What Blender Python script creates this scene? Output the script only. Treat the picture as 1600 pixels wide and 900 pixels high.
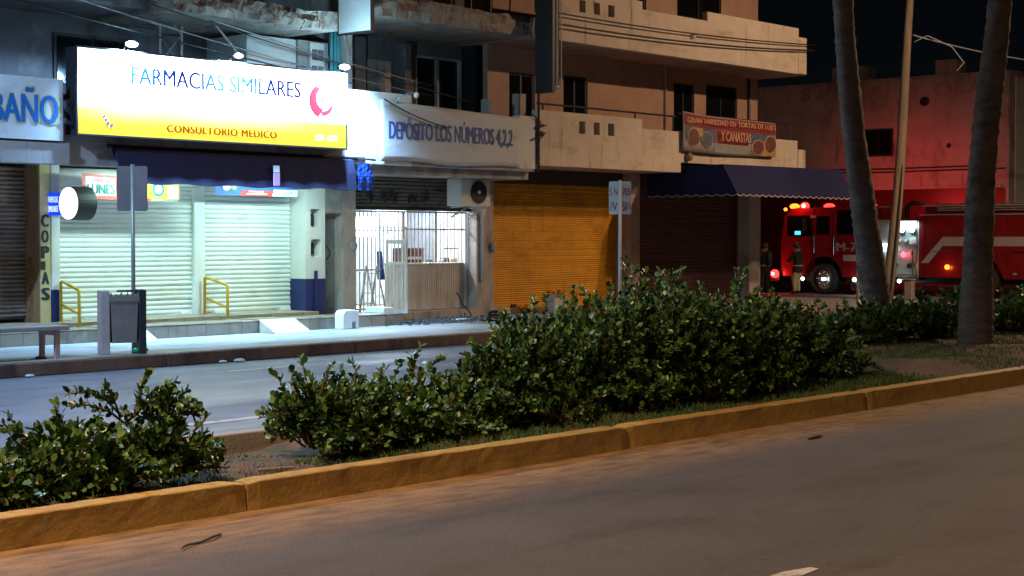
import bpy, bmesh, math, random
import numpy as np
from mathutils import Vector, Matrix

random.seed(7)
RNG = np.random.default_rng(7)
for o in list(bpy.data.objects):
    bpy.data.objects.remove(o)
SC = bpy.context.scene
COL = SC.collection
S = 1.25                      # layout units -> metres
R = math.radians

# ------------------------------------------------------------------ camera
cd = bpy.data.cameras.new('camera')
cam = bpy.data.objects.new('camera', cd)
COL.objects.link(cam)
cam.location = (0, 0, 1.6 * S)
PITCH = math.atan(80 / 2500)
YAW = R(48.6)
cam.rotation_euler = (R(90) - PITCH, 0, -YAW)
cd.sensor_width = 36.0
cd.lens = 2500 / 1600 * 36
cd.clip_start = 0.1
cd.clip_end = 2000
SC.camera = cam

# ------------------------------------------------------------------ world, moon, exposure
W = bpy.data.worlds.new('World')
SC.world = W
W.use_nodes = True
wn = W.node_tree
bg = wn.nodes['Background']
sky = wn.nodes.new('ShaderNodeTexSky')
sky.sky_type = 'NISHITA'
sky.sun_disc = False
sky.sun_elevation = R(45)      # moon, same direction as the lamp below
sky.sun_rotation = R(240)
sky.ozone_density = 4.0
sky.dust_density = 0.2
wn.links.new(sky.outputs[0], bg.inputs[0])
bg.inputs[1].default_value = 0.00035
sd = bpy.data.lights.new('moonlight', 'SUN')
sd.energy = 0.006
sd.angle = R(3)
sd.color = (0.75, 0.85, 1.0)
sun = bpy.data.objects.new('moonlight', sd)
COL.objects.link(sun)
sun.rotation_euler = (R(45), 0, R(-60))
SC.view_settings.view_transform = 'Standard'
SC.view_settings.look = 'None'
SC.view_settings.exposure = 0.0
SC.view_settings.gamma = 1.0
SC.view_settings.use_curve_mapping = False
SC.render.engine = 'CYCLES'

# ------------------------------------------------------------------ light powers
LAMP_WARM = 5200.0
FLOOD = 2500.0
TUBE = 72.0
SHOP = 190.0
COOL = 6500.0

# ------------------------------------------------------------------ materials
def nd(nt, t, **k):
    n = nt.nodes.new(t)
    for a, b in k.items():
        setattr(n, a, b)
    return n

def mat(name, col, rough=0.75, metal=0.0, var=0.2, sc=3.0, bump=0.0, bsc=40.0, stretch=(1, 1, 1),
        stain=None, stain2=None, rnd=0.0, emit=None, es=0.0, spec=0.5, rvar=0.0, coat=0.0, island=0.0):
    m = bpy.data.materials.new(name)
    m.use_nodes = True
    nt = m.node_tree
    p = nt.nodes['Principled BSDF']
    p.inputs['Roughness'].default_value = rough
    p.inputs['Metallic'].default_value = metal
    p.inputs['Specular IOR Level'].default_value = spec
    if coat:
        p.inputs['Coat Weight'].default_value = coat
    L = nt.links.new
    geo = nd(nt, 'ShaderNodeNewGeometry')
    mp = nd(nt, 'ShaderNodeMapping')
    mp.inputs['Scale'].default_value = stretch
    L(geo.outputs['Position'], mp.inputs[0])
    no = nd(nt, 'ShaderNodeTexNoise')
    no.inputs['Scale'].default_value = sc
    no.inputs['Detail'].default_value = 6
    no.inputs['Roughness'].default_value = 0.62
    L(mp.outputs[0], no.inputs['Vector'])
    mr = nd(nt, 'ShaderNodeMapRange')
    mr.inputs[1].default_value = 0.25
    mr.inputs[2].default_value = 0.75
    mr.inputs[3].default_value = 1 - var
    mr.inputs[4].default_value = 1 + var
    L(no.outputs[0], mr.inputs[0])
    hs = nd(nt, 'ShaderNodeHueSaturation')
    hs.inputs['Color'].default_value = (*col, 1)
    L(mr.outputs[0], hs.inputs['Value'])
    out = hs.outputs[0]
    if rnd:
        oi = nd(nt, 'ShaderNodeObjectInfo')
        m2 = nd(nt, 'ShaderNodeMapRange')
        m2.inputs[3].default_value = 1 - rnd
        m2.inputs[4].default_value = 1 + rnd
        L(oi.outputs['Random'], m2.inputs[0])
        h2 = nd(nt, 'ShaderNodeHueSaturation')
        L(out, h2.inputs['Color'])
        L(m2.outputs[0], h2.inputs['Value'])
        out = h2.outputs[0]
    if island:
        m4 = nd(nt, 'ShaderNodeMapRange')
        m4.inputs[3].default_value = 1 - island
        m4.inputs[4].default_value = 1 + island
        L(geo.outputs['Random Per Island'], m4.inputs[0])
        m5 = nd(nt, 'ShaderNodeMapRange')
        m5.inputs[3].default_value = 0.56
        m5.inputs[4].default_value = 0.49
        L(geo.outputs['Random Per Island'], m5.inputs[0])
        h4 = nd(nt, 'ShaderNodeHueSaturation')
        L(out, h4.inputs['Color'])
        L(m4.outputs[0], h4.inputs['Value'])
        L(m5.outputs[0], h4.inputs['Hue'])
        out = h4.outputs[0]
    for k, st in enumerate((stain, stain2)):
        if not st:
            continue
        c2, lo, hi, s2, sv = st
        mp2 = nd(nt, 'ShaderNodeMapping')
        mp2.inputs['Scale'].default_value = sv
        mp2.inputs['Location'].default_value = (3.7 * k + 1.3, 2.1, 0.7 * k)
        L(geo.outputs['Position'], mp2.inputs[0])
        n2 = nd(nt, 'ShaderNodeTexNoise')
        n2.inputs['Scale'].default_value = s2
        n2.inputs['Detail'].default_value = 8
        n2.inputs['Roughness'].default_value = 0.65
        L(mp2.outputs[0], n2.inputs['Vector'])
        r2 = nd(nt, 'ShaderNodeMapRange')
        r2.inputs[1].default_value = lo
        r2.inputs[2].default_value = hi
        L(n2.outputs[0], r2.inputs[0])
        mx = nd(nt, 'ShaderNodeMix', data_type='RGBA')
        L(r2.outputs[0], mx.inputs[0])
        L(out, mx.inputs[6])
        mx.inputs[7].default_value = (*c2, 1)
        out = mx.outputs[2]
    L(out, p.inputs['Base Color'])
    if rvar:
        r3 = nd(nt, 'ShaderNodeMapRange')
        r3.inputs[1].default_value = 0.3
        r3.inputs[2].default_value = 0.7
        r3.inputs[3].default_value = max(rough - rvar, 0.05)
        r3.inputs[4].default_value = min(rough + rvar, 1)
        n3 = nd(nt, 'ShaderNodeTexNoise')
        n3.inputs['Scale'].default_value = 0.55
        n3.inputs['Detail'].default_value = 5
        mp3 = nd(nt, 'ShaderNodeMapping')
        mp3.inputs['Scale'].default_value = (0.5, 1.6, 1)
        L(geo.outputs['Position'], mp3.inputs[0])
        L(mp3.outputs[0], n3.inputs['Vector'])
        L(n3.outputs[0], r3.inputs[0])
        L(r3.outputs[0], p.inputs['Roughness'])
    if bump:
        nb = nd(nt, 'ShaderNodeTexNoise')
        nb.inputs['Scale'].default_value = bsc
        nb.inputs['Detail'].default_value = 5
        L(mp.outputs[0], nb.inputs['Vector'])
        bp = nd(nt, 'ShaderNodeBump')
        bp.inputs['Strength'].default_value = bump
        bp.inputs['Distance'].default_value = 0.02
        L(nb.outputs[0], bp.inputs['Height'])
        L(bp.outputs[0], p.inputs['Normal'])
    if emit:
        p.inputs['Emission Color'].default_value = (*emit, 1)
        p.inputs['Emission Strength'].default_value = es
    m['p'] = 1
    return m

def nosample(m):
    try:
        m.cycles.emission_sampling = 'NONE'
    except Exception:
        pass
    return m

M = {}
M['asphalt'] = mat('asphalt', (0.090, 0.085, 0.090), 0.75, var=0.22, sc=0.7, bump=0.7, bsc=48,
                   stain=((0.055, 0.05, 0.048), 0.5, 0.72, 0.9, (0.5, 1.8, 1)),
                   stain2=((0.20, 0.185, 0.18), 0.58, 0.72, 30.0, (1, 1, 1)))
M['asphalt_wet'] = mat('asphalt_wet', (0.15, 0.165, 0.20), 0.5, var=0.25, sc=0.8, bump=0.22, bsc=60, rvar=0.22,
                       stain=((0.09, 0.095, 0.11), 0.5, 0.7, 1.2, (0.35, 1.6, 1)))
M['gutter'] = mat('gutter_dust', (0.27, 0.17, 0.085), 0.9, var=0.3, sc=4, bump=0.3, bsc=50,
                  stain=((0.13, 0.10, 0.075), 0.45, 0.62, 3.0, (0.5, 1.5, 1)))
M['kerb_yellow'] = mat('kerb_yellow', (0.47, 0.30, 0.08), 0.65, var=0.18, sc=4, bump=0.22, bsc=30, stretch=(1.2, 1.2, 0.9), rnd=0.05,
                       stain=((0.27, 0.155, 0.05), 0.48, 0.72, 2.2, (1, 1, 1)),
                       stain2=((0.38, 0.31, 0.21), 0.66, 0.72, 7.0, (1, 1, 0.6)))
M['kerb_grey'] = mat('kerb_grey', (0.34, 0.31, 0.28), 0.8, var=0.2, sc=5, bump=0.3, bsc=30)
M['kerb_brown'] = mat('kerb_brown', (0.16, 0.10, 0.07), 0.8, var=0.3, sc=3, bump=0.3, bsc=30,
                      stain=((0.05, 0.04, 0.035), 0.5, 0.65, 1.5, (1, 1, 0.4)))
M['pavement'] = mat('pavement', (0.30, 0.30, 0.29), 0.55, var=0.15, sc=1.5, bump=0.15, bsc=50, rvar=0.2,
                    stain=((0.17, 0.165, 0.15), 0.48, 0.70, 1.3, (0.6, 1.4, 1)),
                    stain2=((0.10, 0.095, 0.09), 0.62, 0.75, 2.3, (1, 1, 1)))
M['soil'] = mat('soil', (0.13, 0.075, 0.045), 0.95, var=0.4, sc=6, bump=0.8, bsc=25,
                stain=((0.07, 0.075, 0.03), 0.48, 0.62, 1.7, (1, 1, 1)))
M['leaf'] = mat('leaf', (0.095, 0.165, 0.035), 0.38, var=0.4, sc=2.2, island=0.55, rnd=0.15, spec=0.6,
                stain=((0.095, 0.14, 0.03), 0.56, 0.68, 16, (1, 1, 1)))
M['leaf_dark'] = mat('leaf_dark', (0.04, 0.07, 0.028), 0.5, var=0.4, sc=2.0)
M['twig'] = mat('twig', (0.09, 0.06, 0.035), 0.8, var=0.3)
M['grass'] = mat('grass', (0.06, 0.125, 0.03), 0.7, var=0.45, sc=3,
                 stain=((0.14, 0.13, 0.05), 0.56, 0.70, 2.2, (1, 1, 1)))
M['palm_bark'] = mat('palm_bark', (0.14, 0.105, 0.085), 0.85, var=0.35, sc=4, bump=0.7, bsc=14, stretch=(1, 1, 2.5),
                     stain=((0.05, 0.04, 0.038), 0.5, 0.68, 3.0, (1, 1, 1.6)))
M['wood_pole'] = mat('wood_pole', (0.24, 0.18, 0.125), 0.85, var=0.3, sc=3, bump=0.5, bsc=18, stretch=(4, 4, 0.4),
                     stain=((0.14, 0.10, 0.07), 0.55, 0.66, 3, (3, 3, 0.3)))
M['black'] = mat('black_paint', (0.02, 0.02, 0.022), 0.6, var=0.2)
M['dark_metal'] = mat('dark_metal', (0.05, 0.05, 0.055), 0.5, metal=0.6, var=0.2)
M['steel'] = mat('steel', (0.5, 0.5, 0.5), 0.35, metal=0.8, var=0.15)
M['galv'] = mat('galvanised', (0.42, 0.42, 0.40), 0.5, metal=0.5, var=0.2)
M['white_metal'] = mat('white_metal', (0.72, 0.72, 0.70), 0.5, var=0.1, sc=5)
M['wall_cream'] = mat('wall_cream', (0.60, 0.50, 0.41), 0.85, var=0.14, sc=2, bump=0.15, bsc=30,
                      stain=((0.34, 0.26, 0.18), 0.55, 0.75, 1.3, (0.7, 0.7, 2.0)),
                      stain2=((0.20, 0.16, 0.12), 0.58, 0.74, 2.3, (2.8, 2.8, 0.22)))
M['wall_peach'] = mat('wall_peach', (0.43, 0.265, 0.19), 0.85, var=0.12, sc=2, bump=0.12, bsc=30,
                      stain=((0.34, 0.19, 0.12), 0.55, 0.75, 1.6, (1, 1, 0.6)))
M['soffit'] = mat('soffit', (0.40, 0.27, 0.22), 0.9, var=0.2, sc=2,
                  stain=((0.18, 0.12, 0.10), 0.55, 0.72, 1.8, (1, 1, 1)))
M['wall_grey'] = mat('wall_grey', (0.36, 0.34, 0.33), 0.88, var=0.18, sc=2, bump=0.2, bsc=30,
                     stain=((0.16, 0.14, 0.13), 0.5, 0.7, 1.6, (1, 1, 0.7)),
                     stain2=((0.10, 0.085, 0.075), 0.6, 0.72, 2.2, (2.5, 2.5, 0.3)))
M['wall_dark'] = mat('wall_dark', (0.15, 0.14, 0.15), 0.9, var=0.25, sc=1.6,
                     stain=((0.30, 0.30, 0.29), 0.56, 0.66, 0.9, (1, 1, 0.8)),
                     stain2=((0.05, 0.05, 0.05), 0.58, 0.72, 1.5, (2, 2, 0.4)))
M['wall_white'] = mat('wall_white', (0.66, 0.66, 0.64), 0.8, var=0.08, sc=2, bump=0.1, bsc=30,
                      stain=((0.42, 0.40, 0.38), 0.58, 0.75, 2.0, (1.5, 1.5, 0.5)))
M['wall_pinkgrey'] = mat('wall_pinkgrey', (0.42, 0.36, 0.33), 0.85, var=0.15, sc=2, bump=0.15, bsc=30,
                         stain=((0.20, 0.17, 0.15), 0.52, 0.72, 2.0, (2, 2, 0.5)))
M['wall_pink'] = mat('wall_pink', (0.44, 0.38, 0.39), 0.9, var=0.2, sc=0.8, bump=0.15, bsc=20,
                     stain=((0.19, 0.15, 0.16), 0.52, 0.72, 0.9, (1, 1, 0.5)),
                     stain2=((0.10, 0.08, 0.085), 0.6, 0.72, 1.6, (2.2, 2.2, 0.25)))
M['concrete_broken'] = mat('concrete_broken', (0.30, 0.265, 0.225), 0.9, var=0.3, sc=3, bump=0.8, bsc=14,
                           stain=((0.20, 0.10, 0.06), 0.54, 0.64, 4.0, (1, 1, 1)),
                           stain2=((0.08, 0.07, 0.06), 0.6, 0.7, 3.0, (1, 1, 1)))
M['shutter_white'] = mat('shutter_white', (0.72, 0.76, 0.72), 0.42, var=0.06, sc=3, rnd=0.04, spec=0.5,
                         stain=((0.50, 0.56, 0.52), 0.58, 0.75, 1.5, (1, 1, 2)))
M['shutter_orange'] = mat('shutter_orange', (0.66, 0.31, 0.008), 0.55, var=0.10, sc=1.2, rnd=0.08,
                          stain=((0.38, 0.14, 0.008), 0.5, 0.75, 1.2, (1, 1, 2)),
                          stain2=((0.22, 0.10, 0.02), 0.60, 0.75, 2.5, (2.5, 2.5, 0.3)))
M['shutter_maroon'] = mat('shutter_maroon', (0.11, 0.045, 0.05), 0.7, var=0.2, sc=1.2, rnd=0.1)
M['shutter_rust'] = mat('shutter_rust', (0.24, 0.19, 0.17), 0.7, var=0.25, sc=2, rnd=0.12,
                        stain=((0.20, 0.085, 0.03), 0.52, 0.64, 2.6, (0.6, 1, 2)))
M['shutter_grey'] = mat('shutter_grey', (0.24, 0.21, 0.19), 0.65, var=0.25, sc=2, rnd=0.12,
                        stain=((0.08, 0.06, 0.05), 0.5, 0.66, 2.6, (0.8, 1, 2)))
M['rust_pillar'] = mat('rust_pillar', (0.34, 0.19, 0.085), 0.85, var=0.25, sc=3,
                       stain=((0.18, 0.07, 0.025), 0.5, 0.64, 2.4, (1, 1, 0.5)))
M['pillar_cream'] = mat('pillar_cream', (0.55, 0.46, 0.24), 0.8, var=0.15, sc=3,
                        stain=((0.30, 0.22, 0.10), 0.55, 0.7, 3, (1, 1, 0.6)))
M['navy_paint'] = mat('navy_paint', (0.012, 0.022, 0.12), 0.45, var=0.12)
M['navy_fabric'] = mat('navy_fabric', (0.012, 0.014, 0.055), 0.8, var=0.3, sc=2, bump=0.2, bsc=8)
M['blue_fabric'] = mat('blue_fabric', (0.007, 0.009, 0.06), 0.95, var=0.2, sc=2, bump=0.2, bsc=8)
M['flap_lit_blue'] = mat('flap_lit_blue', (0.01, 0.09, 0.55), 0.5, var=0.25, sc=6, bump=0.4, bsc=9)
M['tile'] = mat('tile', (0.42, 0.37, 0.28), 0.5, var=0.12, sc=4, rnd=0.10,
                stain=((0.24, 0.19, 0.13), 0.55, 0.72, 2.5, (1, 1, 1)))
M['tile_dark'] = mat('tile_dark', (0.30, 0.255, 0.19), 0.6, var=0.15, sc=4, rnd=0.12,
                     stain=((0.14, 0.11, 0.08), 0.52, 0.72, 2.5, (1, 1, 1)))
M['grout'] = mat('grout', (0.16, 0.14, 0.11), 0.9, var=0.2)
M['rail_yellow'] = mat('rail_yellow', (0.62, 0.36, 0.015), 0.45, var=0.12)
M['door_grey'] = mat('door_grey', (0.26, 0.25, 0.25), 0.6, metal=0.2, var=0.2, sc=2.5,
                     stain=((0.14, 0.12, 0.11), 0.52, 0.68, 2.2, (1, 1, 0.8)))
M['bin_brown'] = mat('bin_brown', (0.24, 0.185, 0.16), 0.7, var=0.2, sc=4)
M['bin_pink'] = mat('bin_pink', (0.44, 0.32, 0.29), 0.7, var=0.2, sc=5)
M['bag'] = mat('bag_black', (0.02, 0.02, 0.022), 0.3, var=0.2, bump=0.6, bsc=12)
M['sign_back'] = mat('sign_back', (0.16, 0.13, 0.125), 0.6, var=0.15)
M['sign_white'] = mat('sign_white', (0.62, 0.64, 0.66), 0.4, var=0.08)
M['red_ink'] = mat('red_ink', (0.35, 0.02, 0.06), 0.5, var=0.1)
M['glass_dark'] = mat('glass_dark', (0.006, 0.007, 0.009), 0.08, var=0.1, spec=0.5)
M['frame_dark'] = mat('frame_dark', (0.03, 0.028, 0.028), 0.5, var=0.1)
M['panel_counter'] = mat('panel_counter', (0.62, 0.56, 0.50), 0.6, var=0.15, sc=3, rnd=0.05,
                         stain=((0.40, 0.33, 0.27), 0.55, 0.7, 2.5, (2, 2, 0.5)))
M['truck_red'] = mat('truck_red', (0.20, 0.008, 0.012), 0.3, var=0.25, sc=1.5, coat=0.4)
M['truck_dark'] = mat('truck_dark', (0.09, 0.01, 0.012), 0.35, var=0.1)
M['chrome'] = mat('chrome', (0.65, 0.66, 0.68), 0.22, metal=1.0, var=0.08)
M['rubber'] = mat('rubber', (0.018, 0.018, 0.018), 0.8, var=0.15)
M['stripe'] = mat('stripe_white', (0.34, 0.30, 0.29), 0.5, var=0.08)
M['coat_dark'] = mat('coat_dark', (0.02, 0.014, 0.014), 0.85, var=0.2)
M['trouser_pale'] = mat('trouser_pale', (0.50, 0.44, 0.24), 0.8, var=0.2, sc=6)
M['skin'] = mat('skin', (0.30, 0.17, 0.11), 0.6, var=0.1)
M['helmet'] = mat('helmet', (0.05, 0.03, 0.03), 0.4, var=0.1)
M['cable'] = mat('cable_black', (0.012, 0.012, 0.014), 0.6, var=0.1)
M['cable_pale'] = mat('cable_pale', (0.30, 0.31, 0.34), 0.4, var=0.1)
M['ash'] = mat('ash', (0.035, 0.033, 0.034), 0.7, var=0.5, sc=8, rnd=0.4)
M['paper'] = mat('paper', (0.6, 0.6, 0.6), 0.7, var=0.1, rnd=0.2)
M['lane_white'] = mat('lane_white', (0.55, 0.53, 0.50), 0.7, var=0.2, sc=6,
                      stain=((0.16, 0.15, 0.14), 0.56, 0.66, 8, (1, 1, 1)))
M['blue_letter'] = mat('blue_letter', (0.012, 0.085, 0.30), 0.5, var=0.1)
M['bright_blue'] = mat('bright_blue', (0.01, 0.16, 0.55), 0.5, var=0.08)
M['navy_letter'] = mat('navy_letter', (0.02, 0.025, 0.04), 0.6, var=0.1)
M['lime_halo'] = mat('lime_halo', (0.55, 0.62, 0.25), 0.6, var=0.1)
M['board_blue'] = mat('board_pale', (0.66, 0.70, 0.74), 0.6, var=0.08, sc=2,
                      stain=((0.38, 0.40, 0.44), 0.56, 0.75, 1.5, (1, 1, 1)))
M['banner_cloth'] = mat('banner_cloth', (0.54, 0.55, 0.55), 0.65, var=0.07, sc=2, bump=0.35, bsc=3,
                        stain=((0.40, 0.39, 0.38), 0.55, 0.75, 1.5, (0.6, 1, 2.5)))
M['ban_red'] = mat('banner_red', (0.24, 0.025, 0.025), 0.6, var=0.15)
M['ban_pale'] = mat('banner_pale', (0.34, 0.28, 0.26), 0.6, var=0.2, sc=5, bump=0.25, bsc=4)
M['ban_grey'] = mat('banner_grey', (0.26, 0.27, 0.27), 0.6, var=0.15)
M['ban_slate'] = mat('banner_slate', (0.10, 0.11, 0.16), 0.6, var=0.6, sc=9)
M['ban_food'] = mat('banner_food', (0.16, 0.06, 0.05), 0.6, var=0.7, sc=14)
M['ban_ochre'] = mat('banner_ochre', (0.48, 0.28, 0.08), 0.6, var=0.3, sc=6)
M['ban_line'] = mat('banner_outline', (0.60, 0.36, 0.22), 0.6, var=0.1)
M['poster_red'] = mat('poster_red', (0.58, 0.06, 0.05), 0.5, var=0.08)
M['poster_yellow'] = mat('poster_yellow', (0.66, 0.62, 0.03), 0.5, var=0.08)
M['poster_orange'] = mat('poster_orange', (0.72, 0.36, 0.02), 0.5, var=0.1)
M['poster_white'] = mat('poster_white', (0.7, 0.7, 0.68), 0.5, var=0.05)
M['poster_blue'] = mat('poster_blue', (0.02, 0.14, 0.50), 0.5, var=0.1)
M['poster_green'] = mat('poster_green', (0.01, 0.12, 0.11), 0.5, var=0.1)
M['pink_paper'] = mat('pink_paper', (0.55, 0.26, 0.42), 0.6, var=0.1)
M['interior'] = mat('interior_wall', (0.70, 0.72, 0.74), 0.8, var=0.08)
M['crate_red'] = mat('crate_red', (0.14, 0.028, 0.018), 0.6, var=0.15)
M['cloth_blue'] = mat('cloth_blue', (0.02, 0.06, 0.25), 0.7, var=0.2)
M['clear_lamp'] = mat('lamp_shell', (0.2, 0.2, 0.2), 0.4, var=0.1)
M['cyan_pipe'] = mat('pipe_teal', (0.10, 0.42, 0.48), 0.45, var=0.12)
M['plant_pot'] = mat('plant_pot', (0.50, 0.44, 0.38), 0.8, var=0.15)

def dusty(name, base, edge, width):
    """copy of a material with dust swept up against the kerb line"""
    m = M[base].copy()
    m.name = name
    nt = m.node_tree
    L = nt.links.new
    p = nt.nodes['Principled BSDF']
    old = p.inputs['Base Color'].links[0].from_socket
    geo = nd(nt, 'ShaderNodeNewGeometry')
    sx = nd(nt, 'ShaderNodeSeparateXYZ')
    L(geo.outputs['Position'], sx.inputs[0])
    mp = nd(nt, 'ShaderNodeMapping')
    mp.inputs['Scale'].default_value = (0.55, 1.6, 1)
    L(geo.outputs['Position'], mp.inputs[0])
    n = nd(nt, 'ShaderNodeTexNoise')
    n.inputs['Scale'].default_value = 1.6
    n.inputs['Detail'].default_value = 9
    n.inputs['Roughness'].default_value = 0.65
    L(mp.outputs[0], n.inputs['Vector'])
    a = nd(nt, 'ShaderNodeMath', operation='MULTIPLY_ADD')
    L(n.outputs[0], a.inputs[0])
    a.inputs[1].default_value = 0.7 * S
    L(sx.outputs[1], a.inputs[2])
    r = nd(nt, 'ShaderNodeMapRange', interpolation_type='SMOOTHSTEP')
    L(a.outputs[0], r.inputs[0])
    r.inputs[1].default_value = (edge - width + 0.35) * S
    r.inputs[2].default_value = (edge + 0.38) * S
    n2 = nd(nt, 'ShaderNodeTexNoise')
    n2.inputs['Scale'].default_value = 5
    n2.inputs['Detail'].default_value = 8
    L(mp.outputs[0], n2.inputs['Vector'])
    cr = nd(nt, 'ShaderNodeValToRGB')
    cr.color_ramp.elements[0].position = 0.35
    cr.color_ramp.elements[0].color = (0.17, 0.105, 0.055, 1)
    cr.color_ramp.elements[1].position = 0.6
    cr.color_ramp.elements[1].color = (0.33, 0.20, 0.09, 1)
    L(n2.outputs[0], cr.inputs[0])
    mx = nd(nt, 'ShaderNodeMix', data_type='RGBA')
    L(r.outputs[0], mx.inputs[0])
    L(old, mx.inputs[6])
    L(cr.outputs[0], mx.inputs[7])
    # hairline cracks
    vo = nd(nt, 'ShaderNodeTexVoronoi', feature='DISTANCE_TO_EDGE')
    vo.inputs['Scale'].default_value = 0.42
    wv = nd(nt, 'ShaderNodeVectorMath', operation='MULTIPLY_ADD')
    L(n2.outputs['Color'], wv.inputs[0])
    wv.inputs[1].default_value = (0.5, 0.5, 0)
    L(geo.outputs['Position'], wv.inputs[2])
    L(wv.outputs[0], vo.inputs['Vector'])
    ck = nd(nt, 'ShaderNodeMapRange')
    L(vo.outputs['Distance'], ck.inputs[0])
    ck.inputs[1].default_value = 0.0
    ck.inputs[2].default_value = 0.006
    ck.inputs[3].default_value = 0.55
    ck.inputs[4].default_value = 0.0
    gt = nd(nt, 'ShaderNodeMapRange')
    L(n.outputs[0], gt.inputs[0])
    gt.inputs[1].default_value = 0.48
    gt.inputs[2].default_value = 0.58
    mu = nd(nt, 'ShaderNodeMath', operation='MULTIPLY')
    L(ck.outputs[0], mu.inputs[0])
    L(gt.outputs[0], mu.inputs[1])
    m2 = nd(nt, 'ShaderNodeMix', data_type='RGBA')
    L(mu.outputs[0], m2.inputs[0])
    L(mx.outputs[2], m2.inputs[6])
    m2.inputs[7].default_value = (0.03, 0.026, 0.024, 1)
    L(m2.outputs[2], p.inputs['Base Color'])
    return m
M['asphalt_dusty'] = dusty('asphalt_dusty', 'asphalt', 7.15, 1.0)

def emis(name, col, k, sample=True):
    m = mat(name, tuple(min(c, 0.8) for c in col), 0.4, var=0.02, emit=col, es=k)
    return m if sample else nosample(m)

M['e_warm'] = emis('lamp_sodium', (1.0, 0.55, 0.2), 25)
M['e_cool'] = emis('lamp_cool', (0.65, 0.9, 1.0), 30, False)
M['e_tube'] = emis('lamp_tube', (0.70, 1.0, 0.93), 12, False)
M['e_shop'] = emis('shop_lamp', (0.85, 0.93, 1.0), 9)
M['e_red'] = emis('beacon_red', (1.0, 0.018, 0.014), 9, False)
M['e_redcore'] = emis('beacon_core', (1.0, 0.35, 0.30), 9, False)
M['e_amber'] = emis('beacon_amber', (1.0, 0.16, 0.012), 5, False)
M['e_redlow'] = emis('marker_red', (1.0, 0.05, 0.08), 7, False)
M['e_blue'] = emis('screen_blue', (0.05, 0.45, 1.0), 2.5, False)
M['e_step'] = emis('step_light', (0.65, 1.0, 0.95), 8, False)
M['e_pump'] = emis('pump_light', (0.6, 0.9, 1.0), 4, False)
M['e_disc'] = emis('disc_white', (1.0, 1.0, 1.0), 1.5, False)
M['e_bluebox'] = emis('box_blue', (0.0, 0.06, 1.0), 0.9, False)
M['e_bluetxt'] = emis('box_text', (0.75, 0.88, 1.0), 1.2, False)

def backlit(name, col, base, peak, centres, width, sample=False, zc=None):
    """translucent vinyl in front of sign tubes: brighter in front of each tube"""
    m = bpy.data.materials.new(name)
    m.use_nodes = True
    nt = m.node_tree
    p = nt.nodes['Principled BSDF']
    L = nt.links.new
    p.inputs['Base Color'].default_value = (*[min(c, 0.75) * (1.0 if sample else 0.25) for c in col], 1)
    p.inputs['Roughness'].default_value = 0.3
    p.inputs['Emission Color'].default_value = (*col, 1)
    geo = nd(nt, 'ShaderNodeNewGeometry')
    sx = nd(nt, 'ShaderNodeSeparateXYZ')
    L(geo.outputs['Position'], sx.inputs[0])
    acc = None
    for c in centres:
        a = nd(nt, 'ShaderNodeMath', operation='SUBTRACT')
        L(sx.outputs[0], a.inputs[0])
        a.inputs[1].default_value = c * S
        b = nd(nt, 'ShaderNodeMath', operation='DIVIDE')
        L(a.outputs[0], b.inputs[0])
        b.inputs[1].default_value = width * S
        q = nd(nt, 'ShaderNodeMath', operation='MULTIPLY')
        L(b.outputs[0], q.inputs[0])
        L(b.outputs[0], q.inputs[1])
        n = nd(nt, 'ShaderNodeMath', operation='MULTIPLY')
        L(q.outputs[0], n.inputs[0])
        n.inputs[1].default_value = -1
        e = nd(nt, 'ShaderNodeMath', operation='EXPONENT')
        L(n.outputs[0], e.inputs[0])
        if acc is None:
            acc = e.outputs[0]
        else:
            s_ = nd(nt, 'ShaderNodeMath', operation='ADD')
            L(acc, s_.inputs[0])
            L(e.outputs[0], s_.inputs[1])
            acc = s_.outputs[0]
    if zc:                      # a tube runs along height zc[0]
        zr = nd(nt, 'ShaderNodeMapRange', interpolation_type='SMOOTHSTEP')
        L(sx.outputs[2], zr.inputs[0])
        zr.inputs[1].default_value = zc[0] * S
        zr.inputs[2].default_value = zc[1] * S
        zm = nd(nt, 'ShaderNodeMath', operation='MULTIPLY')
        L(acc, zm.inputs[0])
        L(zr.outputs[0], zm.inputs[1])
        acc = zm.outputs[0]
    ma = nd(nt, 'ShaderNodeMath', operation='MULTIPLY_ADD')
    L(acc, ma.inputs[0])
    ma.inputs[1].default_value = peak
    ma.inputs[2].default_value = base
    L(ma.outputs[0], p.inputs['Emission Strength'])
    return m if sample else nosample(m)

M['bl_white'] = backlit('sign_white_light', (0.93, 0.98, 1.0), 3.0, 2.5, (13.1, 15.2), 1.3, True)
M['bl_yellow'] = backlit('sign_yellow_light', (1.0, 0.66, 0.05), 1.1, 17.0, (12.9, 14.2, 15.4), 0.75, False, (3.10, 3.36))
M['bl_blue'] = backlit('sign_blue_light', (0.004, 0.055, 0.42), 0.85, 5.0, (12.80, 14.60), 0.27)
M['bl_red'] = backlit('sign_red_light', (0.62, 0.05, 0.09), 1.0, 1.0, (16.75,), 0.22)
M['bl_brown'] = backlit('sign_brown_light', (0.30, 0.055, 0.005), 1.0, 0.4, (14.6,), 1.0)
M['bl_violet'] = backlit('sign_violet_light', (0.16, 0.14, 0.48), 1.1, 0.0, (14.6,), 1.0)
M['bl_pale'] = backlit('sign_pale_light', (0.75, 0.80, 0.85), 1.3, 0.0, (14.6,), 1.0)

# ------------------------------------------------------------------ builders
BASE = {}

def tag(o, label=None, cat=None, group=None, kind=None):
    if label: o['label'] = label
    if cat: o['category'] = cat
    if group: o['group'] = group
    if kind: o['kind'] = kind
    return o

def thing(name, base, label=None, cat=None, group=None, kind=None):
    o = bpy.data.objects.new(name, None)
    o.empty_display_size = 0.2
    COL.objects.link(o)
    b = Vector(base)
    o.location = b * S
    BASE[o.name] = b
    return tag(o, label, cat, group, kind)

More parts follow.
